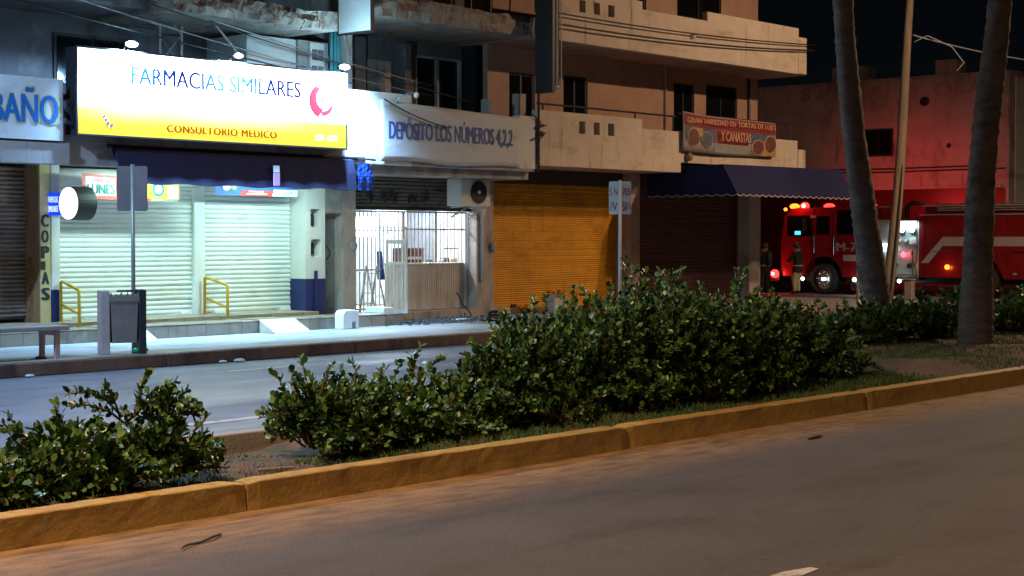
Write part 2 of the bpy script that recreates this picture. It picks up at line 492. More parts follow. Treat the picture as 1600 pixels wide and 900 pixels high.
def rotz(p, c, a):
    x, y = p[0] - c[0], p[1] - c[1]
    return (c[0] + x * math.cos(a) - y * math.sin(a), c[1] + x * math.sin(a) + y * math.cos(a), p[2])

class MB:
    def __init__(self):
        self.v = []
        self.f = []
    def add(self, v, f):
        n = len(self.v)
        self.v += [tuple(p) for p in v]
        self.f += [tuple(i + n for i in q) for q in f]
        return self
    def box(self, x0, x1, y0, y1, z0, z1):
        v = [(x0, y0, z0), (x1, y0, z0), (x1, y1, z0), (x0, y1, z0), (x0, y0, z1), (x1, y0, z1), (x1, y1, z1), (x0, y1, z1)]
        f = [(0, 3, 2, 1), (4, 5, 6, 7), (0, 1, 5, 4), (1, 2, 6, 5), (2, 3, 7, 6), (3, 0, 4, 7)]
        return self.add(v, f)
    def prism(self, poly, axis, a0, a1):
        """poly in the two other axes (x:(y,z), y:(x,z), z:(x,y))"""
        def mk(u, w, a):
            return {'x': (a, u, w), 'y': (u, a, w), 'z': (u, w, a)}[axis]
        n = len(poly)
        v = [mk(u, w, a0) for u, w in poly] + [mk(u, w, a1) for u, w in poly]
        f = [tuple(range(n)), tuple(range(2 * n - 1, n - 1, -1))]
        f += [(i, i + n, (i + 1) % n + n, (i + 1) % n) for i in range(n)]
        return self.add(v, f)
    def tube(self, pts, rad, n=8, caps=True):
        pts = [Vector(p) for p in pts]
        if not isinstance(rad, (list, tuple)):
            rad = [rad] * len(pts)
        v, f = [], []
        ref = None
        for i, p in enumerate(pts):
            d = (pts[min(i + 1, len(pts) - 1)] - pts[max(i - 1, 0)]).normalized()
            if ref is None:
                ref = Vector((0, 0, 1)) if abs(d.z) < 0.9 else Vector((1, 0, 0))
            a = d.cross(ref)
            if a.length < 1e-4:
                a = d.cross(Vector((0, 1, 0.3)))
            a.normalize()
            b = a.cross(d).normalized()
            ref = b
            for k in range(n):
                t = 2 * math.pi * k / n
                v.append(p + (a * math.cos(t) + b * math.sin(t)) * rad[i])
        for i in range(len(pts) - 1):
            for k in range(n):
                k2 = (k + 1) % n
                f.append((i * n + k, i * n + k2, (i + 1) * n + k2, (i + 1) * n + k))
        if caps:
            f.append(tuple(range(n - 1, -1, -1)))
            f.append(tuple((len(pts) - 1) * n + k for k in range(n)))
        return self.add(v, f)
    def ball(self, c, r, n=10, m=6, sc=(1, 1, 1)):
        v = [(c[0], c[1], c[2] - r * sc[2])]
        for j in range(1, m):
            ph = -math.pi / 2 + math.pi * j / m
            for k in range(n):
                t = 2 * math.pi * k / n
                v.append((c[0] + r * sc[0] * math.cos(ph) * math.cos(t), c[1] + r * sc[1] * math.cos(ph) * math.sin(t), c[2] + r * sc[2] * math.sin(ph)))
        v.append((c[0], c[1], c[2] + r * sc[2]))
        f = [(0, 1 + (k + 1) % n, 1 + k) for k in range(n)]
        for j in range(m - 2):
            for k in range(n):
                a = 1 + j * n
                f.append((a + k, a + (k + 1) % n, a + n + (k + 1) % n, a + n + k))
        t = len(v) - 1
        a = 1 + (m - 2) * n
        f += [(a + k, a + (k + 1) % n, t) for k in range(n)]
        return self.add(v, f)
    def disc(self, c, axis, r, th, n=24, ry=None):
        ry = ry or r
        poly = [(r * math.cos(2 * math.pi * k / n), ry * math.sin(2 * math.pi * k / n)) for k in range(n)]
        i = 'xyz'.index(axis)
        o = [j for j in range(3) if j != i]
        return self.prism([(c[o[0]] + a, c[o[1]] + b) for a, b in poly], axis, c[i] - th / 2, c[i] + th / 2)
    def mesh(self, name, base):
        me = bpy.data.meshes.new(name)
        b = Vector(base)
        me.from_pydata([((p[0] - b.x) * S, (p[1] - b.y) * S, (p[2] - b.z) * S) for p in self.v], [], self.f)
        bm = bmesh.new()
        bm.from_mesh(me)
        bmesh.ops.recalc_face_normals(bm, faces=bm.faces)
        bm.to_mesh(me)
        bm.free()
        return me
    def build(self, name, m, parent=None, smooth=False, bevel=0.0, base=None):
        if base is None:
            if parent is not None:
                base = BASE[parent.name]
            else:
                a = np.array(self.v)
                base = ((a[:, 0].min() + a[:, 0].max()) / 2, (a[:, 1].min() + a[:, 1].max()) / 2, a[:, 2].min())
        me = self.mesh(name, base)
        return place(name, me, m, parent, base, smooth, bevel)

def place(name, me, m, parent, base, smooth=False, bevel=0.0):
    """link a mesh whose origin sits at base (layout units)"""
    o = bpy.data.objects.new(name, me)
    COL.objects.link(o)
    b = Vector(base)
    BASE[o.name] = b
    if parent is not None:
        o.parent = parent
        o.location = (b - BASE[parent.name]) * S
    else:
        o.location = b * S
    if m is not None and not me.materials:
        me.materials.append(M[m] if isinstance(m, str) else m)
    if smooth:
        for p in me.polygons:
            p.use_smooth = True
    if bevel:
        md = o.modifiers.new('bevel', 'BEVEL')
        md.width = bevel * S
        md.segments = 2
        md.limit_method = 'ANGLE'
    return o

def box(name, b6, m, parent=None, bevel=0.0):
    return MB().box(*b6).build(name, m, parent, bevel=bevel)

def lamp(name, kind, loc, energy, col, parent=None, size=0.1, rot=None, spot=None, blend=0.5):
    l = bpy.data.lights.new(name, kind)
    l.energy = energy
    l.color = col
    if kind == 'AREA':
        l.shape = 'RECTANGLE'
        l.size = size[0] * S
        l.size_y = size[1] * S
    else:
        l.shadow_soft_size = size * S
    if kind == 'SPOT':
        l.spot_size = R(spot)
        l.spot_blend = blend
    o = bpy.data.objects.new(name, l)
    COL.objects.link(o)
    if parent is not None:
        o.parent = parent
        o.location = (Vector(loc) - BASE[parent.name]) * S
    else:
        o.location = Vector(loc) * S
    if rot:
        o.rotation_euler = rot
    return o

def text_geo(s, bold=0.0, spacing=1.0):
    cu = bpy.data.curves.new('lettering', 'FONT')
    cu.body = s
    cu.size = 1
    cu.offset = bold
    cu.space_character = spacing
    cu.resolution_u = 3
    cu.align_x = 'LEFT'
    t = bpy.data.objects.new('lettering', cu)
    COL.objects.link(t)
    dg = bpy.context.evaluated_depsgraph_get()
    me = bpy.data.meshes.new_from_object(t.evaluated_get(dg))
    v = [tuple(p.co) for p in me.vertices]
    f = [tuple(p.vertices) for p in me.polygons]
    bpy.data.objects.remove(t)
    bpy.data.curves.remove(cu)
    bpy.data.meshes.remove(me)
    return v, f

def text(s, p0, ux, uz, w, h, out, m, parent, name='lettering', bold=0.0, spacing=1.0, th=0.004, fit=None):
    """flat lettering filling a w x h box whose lower-left corner is p0"""
    v, f = text_geo(s, 0.0, spacing)
    a = np.array(v)
    mn, mx = a.min(0), a.max(0)
    ux, uz, out, p0 = Vector(ux), Vector(uz), Vector(out), Vector(p0)
    fr = [p0 + ux * ((q[0] - mn[0]) / (mx[0] - mn[0]) * w) + uz * ((q[1] - mn[1]) / (mx[1] - mn[1]) * h) + out * th for q in v]
    # one object for each word: split where the gap between glyphs is wide
    fs = sorted(f, key=lambda q: min(v[i][0] for i in q))
    words, right = [], None
    gap = 0.14 * spacing
    for q in fs:
        lo, hi = min(v[i][0] for i in q), max(v[i][0] for i in q)
        if right is None or lo - right > gap:
            words.append([])
            right = hi
        words[-1].append(q)
        right = max(right, hi)
    o = None
    b = BASE[parent.name]
    for wd in words:
        ids = sorted({i for q in wd for i in q})
        mp_ = {i: k for k, i in enumerate(ids)}
        me = bpy.data.meshes.new(name)
        k_ = max(1, int(round(bold / 0.012)) + 1)       # heavier weight: the stroke swept sideways
        VV, FF = [], []
        wx = w / (mx[0] - mn[0])
        for c in range(k_):
            sh = ux * (bold * wx * (2 * c / max(k_ - 1, 1) - 1)) + out * (0.0004 * c)
            FF += [tuple(mp_[i] + len(VV) for i in q) for q in wd]
            VV += [tuple((fr[i] + sh - b) * S) for i in ids]
        me.from_pydata(VV, [], FF)
        o = place(name, me, m, parent, b)
    return o

UX, UZ, NY = (1, 0, 0), (0, 0, 1), (0, -1, 0)
def smooth(a, b, x):
    t = min(max((x - a) / (b - a), 0), 1)
    return t * t * (3 - 2 * t)
# ================================================================== GROUND
def sheet(name, x0, x1, y0, y1, z, m):
    mb = MB()
    mb.add([(x0, y0, z), (x1, y0, z), (x1, y1, z), (x0, y1, z)], [(0, 1, 2, 3)])
    return tag(mb.build(name, m, base=((x0 + x1) / 2, (y0 + y1) / 2, z)), kind='structure')

sheet('ground', -400, 600, -400, 600, -0.02, 'asphalt')
sheet('near_road', -60, 160, -30, 8.0, 0.0, 'asphalt_dusty')
sheet('far_road', -60, 160, 8.0, 17.0, 0.0, 'asphalt_wet')
sheet('cross_street', 32.5, 45.5, 17.0, 90, 0.0, 'asphalt')

def lane(name, x0, x1, y0, y1):
    mb = MB()
    k = 14
    for i in range(k + 1):
        x = x0 + (x1 - x0) * i / k
        j = random.uniform(-0.008, 0.008)
        e = 0.03 if i in (0, k) else 0
        mb.v += [(x, y0 + j + e, 0.004), (x, y1 + j - e, 0.004)]
    mb.f = [(2 * i, 2 * i + 2, 2 * i + 3, 2 * i + 1) for i in range(k)]
    return tag(mb.build(name, 'lane_white'), kind='structure')

lane('lane_marking', 4.3, 6.72, 3.93, 4.04)
lane('lane_marking', 10.4, 12.8, 3.93, 4.04)
lane('lane_marking', 6.9, 9.35, 10.97, 11.09)
lane('lane_marking', 12.0, 12.9, 15.02, 15.12)
lane('lane_marking', 14.3, 16.7, 10.97, 11.09)
lane('lane_marking', 21.7, 24.1, 10.97, 11.09)

# ------------------------------------------------------------------ median
def back(x):
    return 9.15 + 1.4 * smooth(11.5, 16.5, x)

def mound(x, y):
    e = min(max((y - 7.45) / 0.5, 0), 1) * min(max((back(x) - y) / 0.4, 0), 1)
    return 0.125 - 0.085 * smooth(5.4, 6.2, x) * (1 - smooth(7.3, 8.2, x)) * min(max((y - 7.45) / 0.4, 0), 1) + 0.03 * math.sin(x * 2.1 + y * 3) * e + e * (0.03 + 0.09 * smooth(12.5, 16, x)) + 0.012 * math.sin(x * 13 + y * 7) * math.sin(y * 17 - x * 3)

mb = MB()
NX, NYY = 220, 16
for i in range(NX + 1):
    x = -6 + 40 * i / NX
    for j in range(NYY + 1):
        y = 7.4 + (back(x) - 7.4 + 0.03) * j / NYY
        mb.v.append((x, y, mound(x, y)))
mb.f = [(i * (NYY + 1) + j, (i + 1) * (NYY + 1) + j, (i + 1) * (NYY + 1) + j + 1, i * (NYY + 1) + j + 1) for i in range(NX) for j in range(NYY)]
tag(mb.build('median_soil', 'soil', smooth=True), kind='structure')

kerb = thing('median_kerb', (14, 7.4, 0), kind='structure')
def kerb_mesh(L):
    """rough painted kerb block, origin at its front lower left end"""
    bm = bmesh.new()
    nx, prof = 44, [(-0.012, 0), (-0.006, 0.055), (-0.002, 0.11), (0.001, 0.163), (0.006, 0.169), (0.08, 0.172), (0.15, 0.170), (0.16, 0.10), (0.16, 0)]
    rows = []
    chips = {random.randrange(44) for _ in range(3)}
    for i in range(nx + 1):
        x = 0.006 + (L - 0.012) * i / nx
        e = 0.012 if i in (0, nx) else 0
        row = []
        for k, (y, z) in enumerate(prof):
            j = random.uniform(-1, 1) * 0.0012
            if k in (3, 4) and (i * 7 + len(prof)) % 44 in chips: j += 0.005
            row.append(bm.verts.new((x * S, (y + e * (1 if y < 0.08 else -1) + j) * S, (max(z - e, 0) + (j if 0 < z else 0)) * S)))
        rows.append(row)
    for i in range(nx):
        for k in range(len(prof) - 1):
            bm.faces.new((rows[i][k], rows[i + 1][k], rows[i + 1][k + 1], rows[i][k + 1]))
    bm.faces.new(rows[0])
    bm.faces.new(rows[-1][::-1])
    bmesh.ops.recalc_face_normals(bm, faces=bm.faces)
    me = bpy.data.meshes.new('kerb_stone')
    bm.to_mesh(me)
    bm.free()
    return me
kms = [kerb_mesh(3.65) for _ in range(3)]
for i in range(-2, 8):
    place('kerb_stone', kms[i % 3], 'kerb_yellow', kerb, (5.95 + 3.65 * i, 7.3 + 0.006 * (i % 2), 0))

bk = thing('median_back_kerb', (14, 9.3, 0), kind='structure')
for i in range(16):
    x0, x1 = -4 + 2.4 * i, -4 + 2.4 * (i + 1) - 0.012
    ya, yb = back(x0), back(x1)
    MB().prism([(x0, ya), (x1, yb), (x1, yb + 0.14), (x0, ya + 0.14)], 'z', 0, 0.175).build('kerb_stone', 'kerb_grey', bk, bevel=0.012)

# ------------------------------------------------------------------ far pavement
pv = thing('pavement', (14, 18, 0), kind='structure')
xs = [-8, -4.5, -1.2, 2.2, 5.6, 8.9, 11.95, 15.1, 18.2, 21.4, 24.6, 27.7, 30.6, 33.2]
for a, b in zip(xs[:-1], xs[1:]):
    for y0, y1 in ((16.36, 18.0), (18.008, 20.5)):
        box('paving_slab', (a + 0.004, b - 0.004, y0, y1, 0, 0.16 + random.uniform(-0.003, 0.003)), 'pavement', pv, bevel=0.008)
    box('kerb_stone', (a + 0.003, b - 0.003, 16.2 + random.uniform(-0.006, 0.006), 16.355, 0, 0.158), 'kerb_brown', pv, bevel=0.015)
pv2 = thing('corner_pavement', (33, 30, 0), kind='structure')
for i in range(6):
    box('paving_slab', (31.2, 32.6, 20.51 + 3 * i, 23.5 + 3 * i, 0, 0.155), 'pavement', pv2, bevel=0.008)
pv3 = thing('opposite_pavement', (46, 18, 0), kind='structure')
for i in range(7):
    box('paving_slab', (43.6 + 0.01, 45.3, 17.0 + 3 * i, 19.99 + 3 * i, 0, 0.155), 'pavement', pv3, bevel=0.008)
for i in range(8):
    box('paving_slab', (45.31 + 3 * i, 48.3 + 3 * i, 17.0, 20.3, 0, 0.153), 'pavement', pv3, bevel=0.008)

# ================================================================== LEFT BUILDING
b1 = thing('apartment_building', (14, 19.6, 0),
           'worn grey apartment building with pharmacy and liquor shop on its ground floor', 'building')

def shutter(parent, x0, x1, y, z0, z1, pitch, m, name='roller_shutter', depth=0.028, label=None):
    """roller shutter: part of the building, every slat a sub-part"""
    sh = MB()
    sh.box(x0, x1, y + 0.04, y + 0.06, z0, z1)
    s = sh.build(name, m, parent)
    if label: s['label'] = label
    w = x1 - x0
    k = 6
    prof = [(0.0, 0.0)] + [(-depth * math.sin(math.pi * j / k), pitch * 0.95 * j / k) for j in range(1, k)] + [(0.0, pitch * 0.95), (0.012, pitch * 0.95), (0.012, 0)]
    mb = MB()
    mb.prism([(a, b) for a, b in prof], 'x', 0, w)
    me = mb.mesh('slat', (0, 0, 0))
    for p in me.polygons:
        if len(p.vertices) == 4: p.use_smooth = False
    n = int((z1 - z0) / pitch)
    for i in range(n):
        sl = place('slat', me, m, s, (x0, y + 0.02 + random.uniform(-0.003, 0.003), z0 + 0.02 + i * pitch))
        sl.rotation_euler = (R(random.uniform(-4, 4)), R(random.uniform(-0.06, 0.06)), R(random.uniform(-0.08, 0.08)))
    return s

# ground floor: jambs, piers, lintels
box('pier', (12.33, 12.5, 19.6, 20.6, 0.16, 2.62), 'pillar_cream', b1, bevel=0.008)
box('rusty_jamb', (12.315, 12.328, 19.62, 19.96, 0.30, 2.58), 'rust_pillar', b1)
box('pier', (12.502, 12.64, 19.59, 20.6, 0.86, 2.62), 'wall_white', b1, bevel=0.006)
box('dado_or_shade_band', (12.502, 12.645, 19.585, 20.6, 0.16, 0.857), 'navy_paint', b1, bevel=0.006)
shutter(b1, 9.0, 12.31, 19.94, 0.45, 2.56, 0.062, 'shutter_rust', label='rusty brown roller shutter')
SA = shutter(b1, 12.66, 15.2, 19.95, 0.40, 2.42, 0.073, 'shutter_white', depth=0.018)
SB = shutter(b1, 15.42, 17.17, 19.95, 0.40, 2.42, 0.073, 'shutter_white', depth=0.018)
for s_, x0, x1 in ((SA, 12.66, 15.2), (SB, 15.42, 17.17)):
    box('bottom_rail', (x0, x1, 19.925, 19.965, 0.355, 0.418), 'shutter_white', s_, bevel=0.006)
    for x in (x0 + 0.22, x1 - 0.2):
        MB().tube([(x - 0.1, 19.88, 0.42), (x + 0.1, 19.88, 0.42)], 0.05, 10).build('lock_tube', 'white_metal', s_, smooth=False)
box('shutter_mullion', (15.2, 15.30, 19.90, 20.1, 0.36, 2.6), 'shutter_white', b1, bevel=0.006)
box('shutter_mullion', (15.305, 15.42, 19.915, 20.1, 0.36, 2.6), 'shutter_white', b1, bevel=0.006)
MB().tube([(12.64, 19.86, 2.47), (15.2, 19.86, 2.47)], 0.115, 14).build('shutter_roll', 'white_metal', b1, smooth=True)
MB().tube([(15.42, 19.86, 2.47), (17.18, 19.86, 2.47)], 0.115, 14).build('shutter_roll', 'white_metal', b1, smooth=True)
# column with niches
MB().box(17.185, 17.3, 19.6, 20.6, 0.92, 2.62).box(17.52, 17.61, 19.6, 20.6, 0.92, 2.62).box(17.3, 17.52, 19.6, 20.6, 2.05, 2.62).box(17.3, 17.52, 19.6, 20.6, 1.56, 1.76).box(17.3, 17.52, 19.6, 20.6, 0.92, 1.28).box(17.3, 17.52, 19.78, 20.6, 1.28, 2.05).build('column', 'wall_white', b1)
box('dado_or_shade_band', (17.18, 17.612, 19.595, 20.6, 0.16, 0.918), 'navy_paint', b1)
for z in (1.78, 1.31):
    MB().box(17.33, 17.48, 19.72, 19.77, z, z + 0.19).build('niche_box', 'dark_metal', b1, bevel=0.01)
box('drain_pipe', (17.36, 17.42, 19.57, 19.59, 0.3, 1.05), 'navy_paint', b1)
# grey steel door and wall beside it
box('door_lintel', (17.612, 18.0, 19.6, 20.6, 1.99, 2.7), 'wall_grey', b1)
d = box('steel_door', (17.615, 18.0, 19.8, 19.84, 0.34, 1.99), 'door_grey', b1)
MB().box(17.66, 17.95, 19.788, 19.799, 0.42, 1.15).box(17.66, 17.95, 19.788, 19.799, 1.22, 1.9).build('door_panel', 'door_grey', d, bevel=0.006)
MB().tube([(17.7, 19.77, 1.15), (17.7, 19.77, 1.25)], 0.012, 6).build('door_handle', 'dark_metal', d)
gs = []
for i in range(26):
    t = i / 25
    gs.append((17.79 + 0.09 * math.sin(t * 5.0), 19.783, 1.22 + 0.36 * t))
MB().tube(gs, 0.012, 5).build('graffiti', 'navy_letter', d)
box('wall', (18.0, 18.3, 19.6, 20.6, 0.16, 2.7), 'wall_pinkgrey', b1, bevel=0.01)
MB().ball((18.22, 19.58, 1.45), 0.09, 10, 6, (1, 0.4, 1)).build('meter_box', 'wall_grey', b1)
box('wall', (21.27, 21.7, 19.6, 20.6, 0.16, 2.7), 'wall_pinkgrey', b1, bevel=0.01)
MB().ball((21.68, 19.57, 1.42), 0.10, 10, 6, (0.8, 0.45, 1)).build('meter_box', 'wall_grey', b1)
box('door_lintel', (18.302, 21.268, 19.62, 20.2, 2.62, 2.76), 'wall_pinkgrey', b1)
# floor slab, terrace and parapets
box('floor_slab', (5, 21.72, 18.76, 24.5, 2.62, 2.76), 'wall_grey', b1)
box('fascia', (5, 17.15, 18.6, 18.758, 2.56, 3.62), 'wall_grey', b1, bevel=0.01)
box('ledge', (5, 12.05, 18.42, 18.598, 2.55, 2.84), 'wall_grey', b1, bevel=0.01)
box('parapet', (17.152, 18.62, 18.6, 18.758, 2.76, 3.92), 'wall_white', b1, bevel=0.01)
box('parapet', (18.625, 21.72, 18.605, 18.758, 2.76, 3.66), 'wall_pinkgrey', b1, bevel=0.01)
box('parapet_post', (21.28, 21.72, 18.585, 18.76, 2.80, 3.74), 'wall_white', b1, bevel=0.012)
# terrace back wall with windows
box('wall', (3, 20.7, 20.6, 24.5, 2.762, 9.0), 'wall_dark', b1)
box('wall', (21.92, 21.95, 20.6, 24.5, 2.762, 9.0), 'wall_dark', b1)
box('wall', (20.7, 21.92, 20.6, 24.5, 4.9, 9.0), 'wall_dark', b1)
w_ = MB().box(20.7, 20.74, 20.58, 20.66, 2.8, 4.9).box(21.88, 21.92, 20.58, 20.66, 2.8, 4.9).box(20.74, 21.88, 20.58, 20.66, 4.86, 4.9).box(21.27, 21.31, 20.58, 20.66, 2.8, 4.86).build('window', 'wall_grey', b1)
for x0, x1 in ((20.742, 21.268), (21.312, 21.878)):
    box('pane', (x0, x1, 20.66, 20.67, 2.82, 4.85), 'glass_dark', w_)
w_ = MB().box(13.2, 14.5, 20.56, 20.6, 3.4, 4.6).build('window', 'frame_dark', b1)
for i in range(2):
    box('pane', (13.24 + 0.64 * i, 13.83 + 0.64 * i, 20.54, 20.558, 3.45, 4.55), 'glass_dark', w_)
w_ = MB().box(10.6, 12.3, 20.56, 20.6, 3.3, 4.7).build('window', 'frame_dark', b1)
for i in range(2):
    box('pane', (10.65 + 0.82 * i, 11.42 + 0.82 * i, 20.54, 20.558, 3.35, 4.65), 'glass_dark', w_)
box('column', (18.95, 19.2, 20.3, 20.6, 2.77, 5.05), 'wall_dark', b1)
box('column', (20.2, 20.36, 20.35, 20.6, 2.77, 5.05), 'wall_dark', b1)
w_ = MB().box(19.45, 20.05, 20.54, 20.6, 4.05, 4.72).build('window', 'wall_grey', b1)
for i in range(3):
    for j in range(2):
        box('pane', (19.48 + 0.19 * i, 19.64 + 0.19 * i, 20.52, 20.538, 4.09 + 0.32 * j, 4.37 + 0.32 * j), 'wall_pinkgrey', w_)
MB().tube([(20.78, 18.9, 2.8), (20.78, 18.9, 4.0)], 0.11, 10).build('terrace_post', 'wall_grey', b1)
box('parapet_post', (21.50, 21.70, 18.8, 18.95, 3.66, 4.15), 'wall_pinkgrey', b1)
# lit side room with breeze blocks and teal pipes
box('wall', (16.0, 17.0, 19.6, 20.59, 2.77, 4.75), 'wall_white', b1)
box('wall', (17.002, 17.65, 19.55, 20.59, 2.77, 4.75), 'wall_grey', b1)
bw = box('breeze_wall', (17.20, 17.5, 19.48, 19.548, 3.85, 4.72), 'wall_white', b1)
for i in range(2):
    for j in range(3):
        x, z = 17.24 + 0.13 * i, 3.92 + 0.26 * j
        q = MB()
        q.box(x, x + 0.10, 19.462, 19.479, z, z + 0.17)
        bb = q.build('breeze_block', 'wall_dark', bw)
for x, r_ in ((17.60, 0.030), (17.68, 0.026), (17.75, 0.035)):
    MB().tube([(x, 19.42, 2.8), (x, 19.42, 5.0)], r_, 8).build('drain_pipe', 'cyan_pipe', b1, smooth=True)
box('wall_edge', (17.82, 17.95, 19.3, 20.59, 2.77, 9.0), 'wall_grey', b1)
q = MB()
q.box(16.18, 16.42, 19.57, 19.599, 3.95, 4.25)
q.build('meter_box', 'wall_pinkgrey', b1, bevel=0.01)

def broken_slab(x0, x1, y0, y1, z0, z1, seed):
    r = random.Random(seed)
    mb = MB()
    n = int((x1 - x0) / 0.06)
    rows = []
    for i in range(n + 1):
        x = x0 + (x1 - x0) * i / n
        d1 = r.uniform(0, 0.02) + 0.05 * max(0, math.sin(x * 5 + seed)) + 0.03 * max(0, math.sin(x * 17))
        d2 = r.uniform(0, 0.015) + 0.03 * max(0, math.sin(x * 9 + 2))
        d3 = r.uniform(0, 0.02) + 0.06 * max(0, math.sin(x * 3.3 + 1 + seed)) ** 3
        rows.append([(x, y1, z0), (x, y0 + d1, z0 + d2 * 0.4), (x, y0 + d2, z0 + (z1 - z0) * 0.35 + d1 * 0.4), (x, y0 + d3, z0 + (z1 - z0) * 0.7), (x, y0 + d1, z1 - d3 * 0.6), (x, y1, z1)])
    for rw in rows: mb.v += rw
    for i in range(n):
        for k in range(6):
            k2 = (k + 1) % 6
            mb.f.append((i * 6 + k, (i + 1) * 6 + k, (i + 1) * 6 + k2, i * 6 + k2))
    mb.f += [tuple(range(6)), tuple(n * 6 + k for k in range(5, -1, -1))]
    return mb.build('broken_slab', 'concrete_broken', b1)
broken_slab(13.9, 17.0, 18.6, 24.4, 4.80, 5.10, 3)
broken_slab(17.97, 21.72, 18.6, 24.4, 5.14, 5.50, 8)
box('floor_slab', (5, 13.89, 19.2, 24.4, 4.86, 5.1), 'wall_dark', b1)
for i in range(9):
    x = 14.3 + 0.28 * i + random.uniform(-0.05, 0.05)
    MB().tube([(x, 18.66, 4.95), (x + random.uniform(-.08, .08), 18.52, 4.88), (x + random.uniform(-.12, .12), 18.5, 4.72 + random.uniform(0, .12))], 0.008, 5).build('bent_rebar', 'concrete_broken', b1)
for i in range(7):
    x = 18.2 + 0.5 * i
    MB().tube([(x, 18.75, 5.5), (x + random.uniform(-.05, .05), 18.75, 6.2)], 0.015, 5).build('rail_post', 'dark_metal', b1)
MB().tube([(18.0, 18.75, 6.2), (21.6, 18.75, 6.2)], 0.02, 6).build('terrace_rail', 'dark_metal', b1)
box('wall', (18.0, 21.7, 19.6, 19.7, 5.5, 9.0), 'wall_dark', b1)
# tiled platform and steps in front of the pharmacy
st = box('step_platform', (8.5, 18.45, 18.70, 20.59, 0.10, 0.335), 'grout', b1)
def tiles(par, x0, x1, n, y0, y1, z0, z1, m, jit=0.002):
    w = (x1 - x0) / n
    me = MB().box(0, w - 0.008, 0, y1 - y0, 0, z1 - z0).mesh('tile', (0, 0, 0))
    for i in range(n):
        place('tile', me, m, par, (x0 + i * w + 0.004, y0 + random.uniform(-jit, jit), z0 + random.uniform(-jit, jit)))
tiles(st, 8.5, 18.45, 30, 18.685, 18.70, 0.165, 0.325, 'tile_dark')
tiles(st, 8.5, 18.45, 30, 18.685, 19.26, 0.336, 0.350, 'tile')
up = box('upper_step', (8.6, 17.18, 19.28, 20.58, 0.336, 0.395), 'grout', b1)
tiles(up, 8.6, 17.18, 26, 19.268, 19.28, 0.350, 0.392, 'tile_dark')
tiles(up, 8.6, 17.18, 26, 19.268, 19.90, 0.396, 0.406, 'tile')
box('painted_block', (18.22, 18.45, 18.86, 19.3, 0.35, 0.44), 'shutter_white', b1, bevel=0.01)

# ---- shop inside the grille
box('shop_floor', (18.3, 22.2, 19.62, 23.2, 0.16, 0.30), 'tile', b1)
box('shop_wall', (18.2, 22.3, 23.2, 23.3, 0.30, 2.6), 'interior', b1)
box('shop_wall', (18.2, 18.3, 20.61, 23.2, 0.30, 2.6), 'interior', b1)
box('shop_wall', (22.2, 22.3, 20.61, 23.2, 0.30, 2.6), 'interior', b1)
box('shop_ceiling', (18.3, 22.2, 20.21, 23.2, 2.5, 2.6), 'interior', b1)
shutter(b1, 18.305, 21.265, 19.76, 2.09, 2.62, 0.066, 'shutter_grey', label='half raised sooty roller shutter')
box('shutter_bar', (18.305, 21.265, 19.74, 19.80, 2.055, 2.092), 'dark_metal', b1)
sh2 = [o for o in bpy.data.objects if o.get('label') == 'half raised sooty roller shutter'][0]
for k, (x, w) in enumerate(((18.75, 0.16), (19.05, 0.1), (19.3, 0.2), (19.75, 0.22), (20.1, 0.12))):
    q = MB()
    pts = [(x + w * math.sin(1.2 * k + t * 0.9) * 0.5, 19.722, 2.18 + 0.26 * ((t * (0.31 + 0.07 * k)) % 1)) for t in range(9)]
    q.tube(pts, 0.014, 5)
    q.build('graffiti', 'navy_letter', sh2)
gr = MB()
gr.box(18.32, 21.25, 19.83, 19.86, 2.02, 2.05)
gr.box(18.32, 18.35, 19.83, 19.86, 0.31, 2.02)
gr.box(19.62, 19.67, 19.825, 19.865, 0.31, 2.02)
gr.box(20.42, 20.46, 19.825, 19.865, 1.14, 2.02)
gr.box(21.21, 21.25, 19.83, 19.86, 0.31, 2.02)
gr.box(18.35, 19.1, 19.83, 19.855, 1.02, 1.05)
gr.box(18.35, 19.1, 19.83, 19.855, 0.36, 0.385)
gr.box(19.67, 21.21, 19.83, 19.855, 1.72, 1.745)
gr.box(18.35, 19.62, 19.83, 19.855, 1.70, 1.72)
gr.box(20.65, 21.0, 19.83, 19.855, 1.38, 1.40)
gr = gr.build('window_grille', 'white_metal', b1)
bar = MB().tube([(0, 0, 0), (0, 0, 0.97)], 0.011, 6).mesh('bar', (0, 0, 0))
bar2 = MB().tube([(0, 0, 0), (0, 0, 0.88)], 0.010, 6).mesh('bar', (0, 0, 0))
for i in range(8):
    place('bar', bar, 'white_metal', gr, (18.42 + 0.093 * i, 19.842, 1.05))
for i in range(8):
    place('bar', bar, 'white_metal', gr, (18.42 + 0.093 * i, 19.842, 0.33), ).scale = (1, 1, 0.7)
for i in range(16):
    place('bar', bar2, 'white_metal', gr, (19.74 + 0.092 * i, 19.842, 1.14))
for i in range(5):
    place('bar', bar, 'white_metal', gr, (19.17 + 0.09 * i, 19.842, 1.05))
# counter of ribbed panels
ct = MB().box(19.68, 21.22, 19.87, 20.35, 0.30, 1.10).build('counter', 'panel_counter', b1)
rib = MB().prism([(0, 0), (0.052, 0), (0.040, -0.02), (0.012, -0.02)], 'z', 0, 0.78).mesh('panel', (0, 0, 0))
for i in range(27):
    place('panel', rib, 'panel_counter', ct, (19.69 + 0.0563 * i, 19.869, 0.315))
box('worktop', (19.66, 21.24, 19.855, 20.38, 1.102, 1.135), 'panel_counter', ct, bevel=0.006)
MB().box(19.66, 21.27, 19.60, 19.86, 0.16, 0.298).build('threshold', 'wall_pinkgrey', b1, bevel=0.008)
